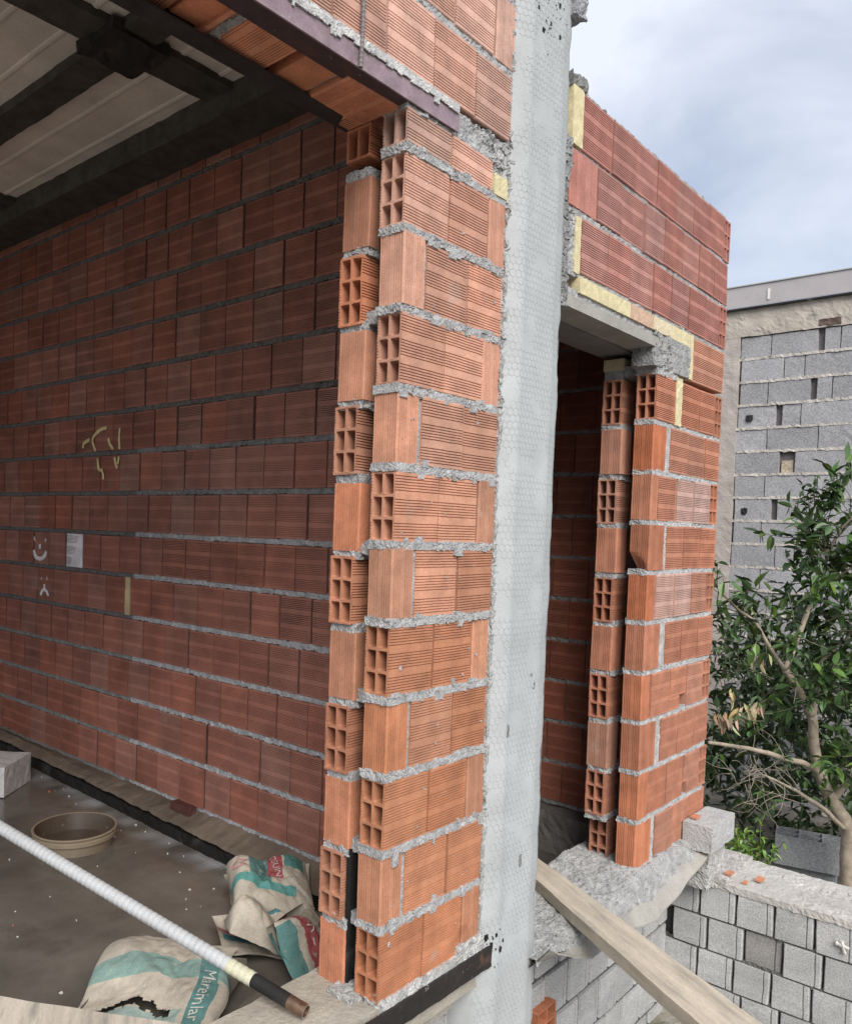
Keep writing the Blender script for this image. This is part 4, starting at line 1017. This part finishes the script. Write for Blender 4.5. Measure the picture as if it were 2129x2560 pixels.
# ------------------------------------------------------------------ tree
tree = thing('citrus_tree', 'bushy citrus tree with pale forked trunk and a dry twig, behind the low block wall', 'tree', (3.9, -0.35, -1.0))
tb_ = MB(); rt = random.Random(81)
BK = (0.34, 0.285, 0.22)
br = [([(3.92, -0.36, -1.05), (3.92, -0.35, -0.7), (3.92, -0.34, -0.48), (3.90, -0.32, -0.36), (3.85, -0.26, -0.25), (3.76, -0.22, -0.11), (3.73, -0.18, 0.07), (3.66, -0.17, 0.28)], 0.052, 0.026),
      ([(3.66, -0.17, 0.28), (3.61, -0.11, 0.42), (3.5, -0.05, 0.55)], 0.026, 0.020),
      ([(3.5, -0.05, 0.55), (3.55, -0.09, 0.7), (3.65, -0.12, 0.88), (3.75, -0.15, 1.01), (3.77, -0.17, 1.12), (3.78, -0.17, 1.23), (3.82, -0.14, 1.37), (3.80, -0.11, 1.51)], 0.017, 0.005),
      ([(3.5, -0.05, 0.55), (3.38, 0.01, 0.7), (3.28, 0.06, 0.83), (3.15, 0.13, 0.92), (3.04, 0.19, 1.02)], 0.013, 0.005),
      ([(3.78, -0.17, 1.23), (3.78, -0.24, 1.36), (3.77, -0.30, 1.45), (3.74, -0.36, 1.6)], 0.010, 0.004),
      ([(3.67, -0.17, 0.25), (3.79, -0.16, 0.42), (3.92, -0.14, 0.54), (3.97, -0.19, 0.63), (4.02, -0.25, 0.72), (4.05, -0.36, 0.9)], 0.018, 0.006),
      ([(3.78, -0.23, -0.15), (3.75, -0.21, -0.07), (3.63, -0.15, -0.0), (3.44, -0.09, 0.05), (3.26, -0.03, 0.11), (3.04, 0.06, 0.16), (2.84, 0.13, 0.2)], 0.022, 0.009),
      ([(3.88, -0.32, -0.40), (3.63, -0.24, -0.23), (3.5, -0.16, -0.14), (3.32, -0.11, -0.06), (3.2, -0.05, 0.0)], 0.015, 0.005),
      ([(3.84, -0.25, -0.25), (3.85, -0.32, -0.13), (3.83, -0.37, -0.04), (3.80, -0.46, 0.12), (3.8, -0.55, 0.35)], 0.022, 0.010),
      ([(3.76, -0.17, 1.03), (3.75, -0.23, 1.08), (3.71, -0.32, 1.15), (3.68, -0.42, 1.22)], 0.008, 0.003),
      ([(3.8, -0.46, 0.12), (3.76, -0.42, 0.4), (3.78, -0.40, 0.7), (3.75, -0.38, 0.95)], 0.010, 0.004)]
for pts, r0, r1 in br[:1] + br[1:]:
    P = smooth_path(pts, 6); n = len(P); P = [p + nz3(p, 7) * 0.006 for p in P]
    tube(tb_, P, [r0 + (r1 - r0) * i / (n - 1) for i in range(n)], BK, 10, wob=0.18)
lv = MB()
def leaf(mb, p, d, L, W, col, up=Vector((0, 0, 1))):
    d = d.normalized(); s = d.cross(up)
    if s.length < 0.1: s = Vector((1, 0, 0))
    s = s.normalized(); n = s.cross(d).normalized()
    m = 0.006 * rt.uniform(0.3, 1.6); dr = n * (-L * rt.uniform(0.05, 0.22))
    V = [p, p + d * L * 0.28 + s * W * 0.42 + n * m, p + d * L * 0.62 + s * W * 0.40 + n * m + dr * 0.4, p + d * L + dr, p + d * L * 0.62 - s * W * 0.40 + n * m + dr * 0.4, p + d * L * 0.28 - s * W * 0.42 + n * m, p + d * L * 0.3 - n * m * 0.3, p + d * L * 0.64 + dr * 0.4 - n * m * 0.3]
    mb.add(V, [(0, 6, 1), (6, 7, 2, 1), (7, 3, 2), (0, 5, 6), (6, 5, 4, 7), (7, 4, 3)], col)
def rvec(): 
    v = Vector((rt.gauss(0, 1), rt.gauss(0, 1), rt.gauss(0, 1))); return v.normalized()
def leafcol(k=1.0):
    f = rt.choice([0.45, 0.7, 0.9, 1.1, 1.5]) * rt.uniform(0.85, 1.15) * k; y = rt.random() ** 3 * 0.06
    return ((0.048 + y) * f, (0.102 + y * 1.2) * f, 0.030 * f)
def twig(p, d, L, mb_l, step=0.033, size=0.088, k=1.0, bare=0.25, curve=0.25):
    pts = [p]; q = p.copy(); n = max(3, int(L / step)); dd = d.normalized()
    for i in range(n):
        dd = (dd + rvec() * curve * 0.35 + Vector((0, 0, 0.02))).normalized(); q = q + dd * step; pts.append(q.copy())
        if i / n > bare:
            for _ in range(2 if rt.random() < 0.55 else 1):
                ld = (dd * 0.6 + rvec() * 0.9 + Vector((0, 0, -0.15))).normalized()
                leaf(mb_l, q, ld, size * rt.uniform(0.7, 1.35), size * rt.uniform(0.40, 0.58), leafcol(k), up=(rvec() * 0.6 + Vector((0, 0, 1))))
    tube(tb_, pts, [0.0032 * (1 - 0.7 * i / len(pts)) for i in range(len(pts))], (0.13, 0.13, 0.08), 4)
dens = {2: (46, 0.34, 0.15), 3: (26, 0.22, 0.15), 4: (20, 0.26, 0.0), 5: (22, 0.30, 0.2), 8: (20, 0.34, 0.25), 9: (20, 0.26, 0.1), 10: (24, 0.32, 0.1), 1: (14, 0.32, 0.3)}
for bi, (cnt, Lt, skip) in dens.items():
    P = smooth_path(br[bi][0], 6)
    for _ in range(cnt):
        t = rt.uniform(skip, 1.0); p = P[min(int(t * (len(P) - 1)), len(P) - 1)]
        d = (rvec() + Vector((0.15, 0.0, 0.35)))
        twig(p, d, Lt * rt.uniform(0.5, 1.2), lv)
for _ in range(6):  # upper tip shoots
    p = Vector((3.80, -0.12, 1.45)) + rvec() * 0.06; twig(p, Vector((rt.gauss(0, 0.4), rt.gauss(0, 0.4), 1)), 0.2, lv, size=0.055)
for i in (3,):
    e = Vector(br[i][0][-1])
    for _ in range(9): twig(e, Vector((-0.2, 0.2, 0.8)) + rvec() * 0.5, 0.2, lv, size=0.06)
# hanging lower, rear foliage, its leaf colour darkened for the tree's own shade
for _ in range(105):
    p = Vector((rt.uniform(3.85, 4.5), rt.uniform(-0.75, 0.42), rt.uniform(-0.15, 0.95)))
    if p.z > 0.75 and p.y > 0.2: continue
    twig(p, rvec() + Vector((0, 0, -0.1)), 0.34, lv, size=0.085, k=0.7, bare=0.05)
for _ in range(40):
    p = Vector((3.4, 0.0, 0.35)) + Vector((rt.gauss(0, 0.22), rt.gauss(0, 0.14), rt.gauss(0, 0.25)))
    twig(p, rvec(), 0.22, lv, size=0.055, k=0.9)
# bare twigs low on the left
for _ in range(34):
    p = Vector((3.2, -0.05, -0.02)) + Vector((rt.gauss(0, 0.12), rt.gauss(0, 0.08), rt.gauss(0, 0.06))); q = [p]; d = rvec() + Vector((-0.3, 0.2, -0.4))
    for i in range(8): d = d.normalized() + rvec() * 0.35; q.append(q[-1] + d.normalized() * 0.03)
    tube(tb_, q, [0.0028 - 0.0002 * i for i in range(len(q))], (0.28, 0.24, 0.19), 4)
tb_.build('trunk', M['bark'], tree, smooth=True); lv.build('crown', M['leaf'], tree)
dl = MB()
for c, n in ((Vector((3.12, 0.13, 0.30)), 16), (Vector((3.17, 0.06, 0.33)), 16), (Vector((3.14, 0.12, 0.44)), 5), (Vector((3.3, 0.05, 0.62)), 6), (Vector((3.22, 0.02, 0.36)), 10)):
    for _ in range(n):
        leaf(dl, c + Vector((rt.gauss(0, 0.035), rt.gauss(0, 0.03), rt.gauss(0, 0.02))), Vector((rt.gauss(0, 0.35), rt.gauss(0, 0.35), -1)), 0.075, 0.024, (0.48 * rt.uniform(0.7, 1.1), 0.38 * rt.uniform(0.7, 1.1), 0.20), up=rvec())
dl.build('dry_leaves', M['leaf'], tree)
# dense dark shrub behind
sh = thing('shrub', 'dark leafy shrub filling the shade behind the citrus tree', 'shrub', (4.9, 0.0, -1.0))
sv = MB(); keep = tb_; tb_ = MB()
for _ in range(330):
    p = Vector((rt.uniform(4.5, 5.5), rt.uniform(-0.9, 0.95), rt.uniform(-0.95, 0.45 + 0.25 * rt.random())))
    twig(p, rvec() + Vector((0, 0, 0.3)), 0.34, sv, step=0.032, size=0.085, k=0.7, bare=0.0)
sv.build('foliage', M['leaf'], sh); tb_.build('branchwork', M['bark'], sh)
# light green weed by the grey block
wd = thing('weed', 'small light green weed growing just right of the small grey block', 'plant', (2.98, 0.0, -1.0))
wv = MB(); tb_ = MB()
for _ in range(26):
    p = Vector((2.85 + rt.uniform(-0.05, 0.30), rt.uniform(-0.16, 0.10), -0.55)); d = Vector((rt.gauss(0, 0.25), rt.gauss(0, 0.25), 1)).normalized(); L = rt.uniform(0.12, 0.36); q = [p]
    for i in range(9):
        q.append(q[-1] + (d + rvec() * 0.2).normalized() * L / 9)
        if i > 3:
            for _k in range(2): leaf(wv, q[-1], rvec() + Vector((0, 0, 0.2)), rt.uniform(0.03, 0.055), rt.uniform(0.016, 0.026), (0.13 * rt.uniform(0.8, 1.3), 0.22 * rt.uniform(0.8, 1.2), 0.035))
    tube(tb_, q, [0.002] * len(q), (0.10, 0.16, 0.04), 4)
wv.build('leaves', M['leaf'], wd); tb_.build('branchwork', M['bark'], wd)
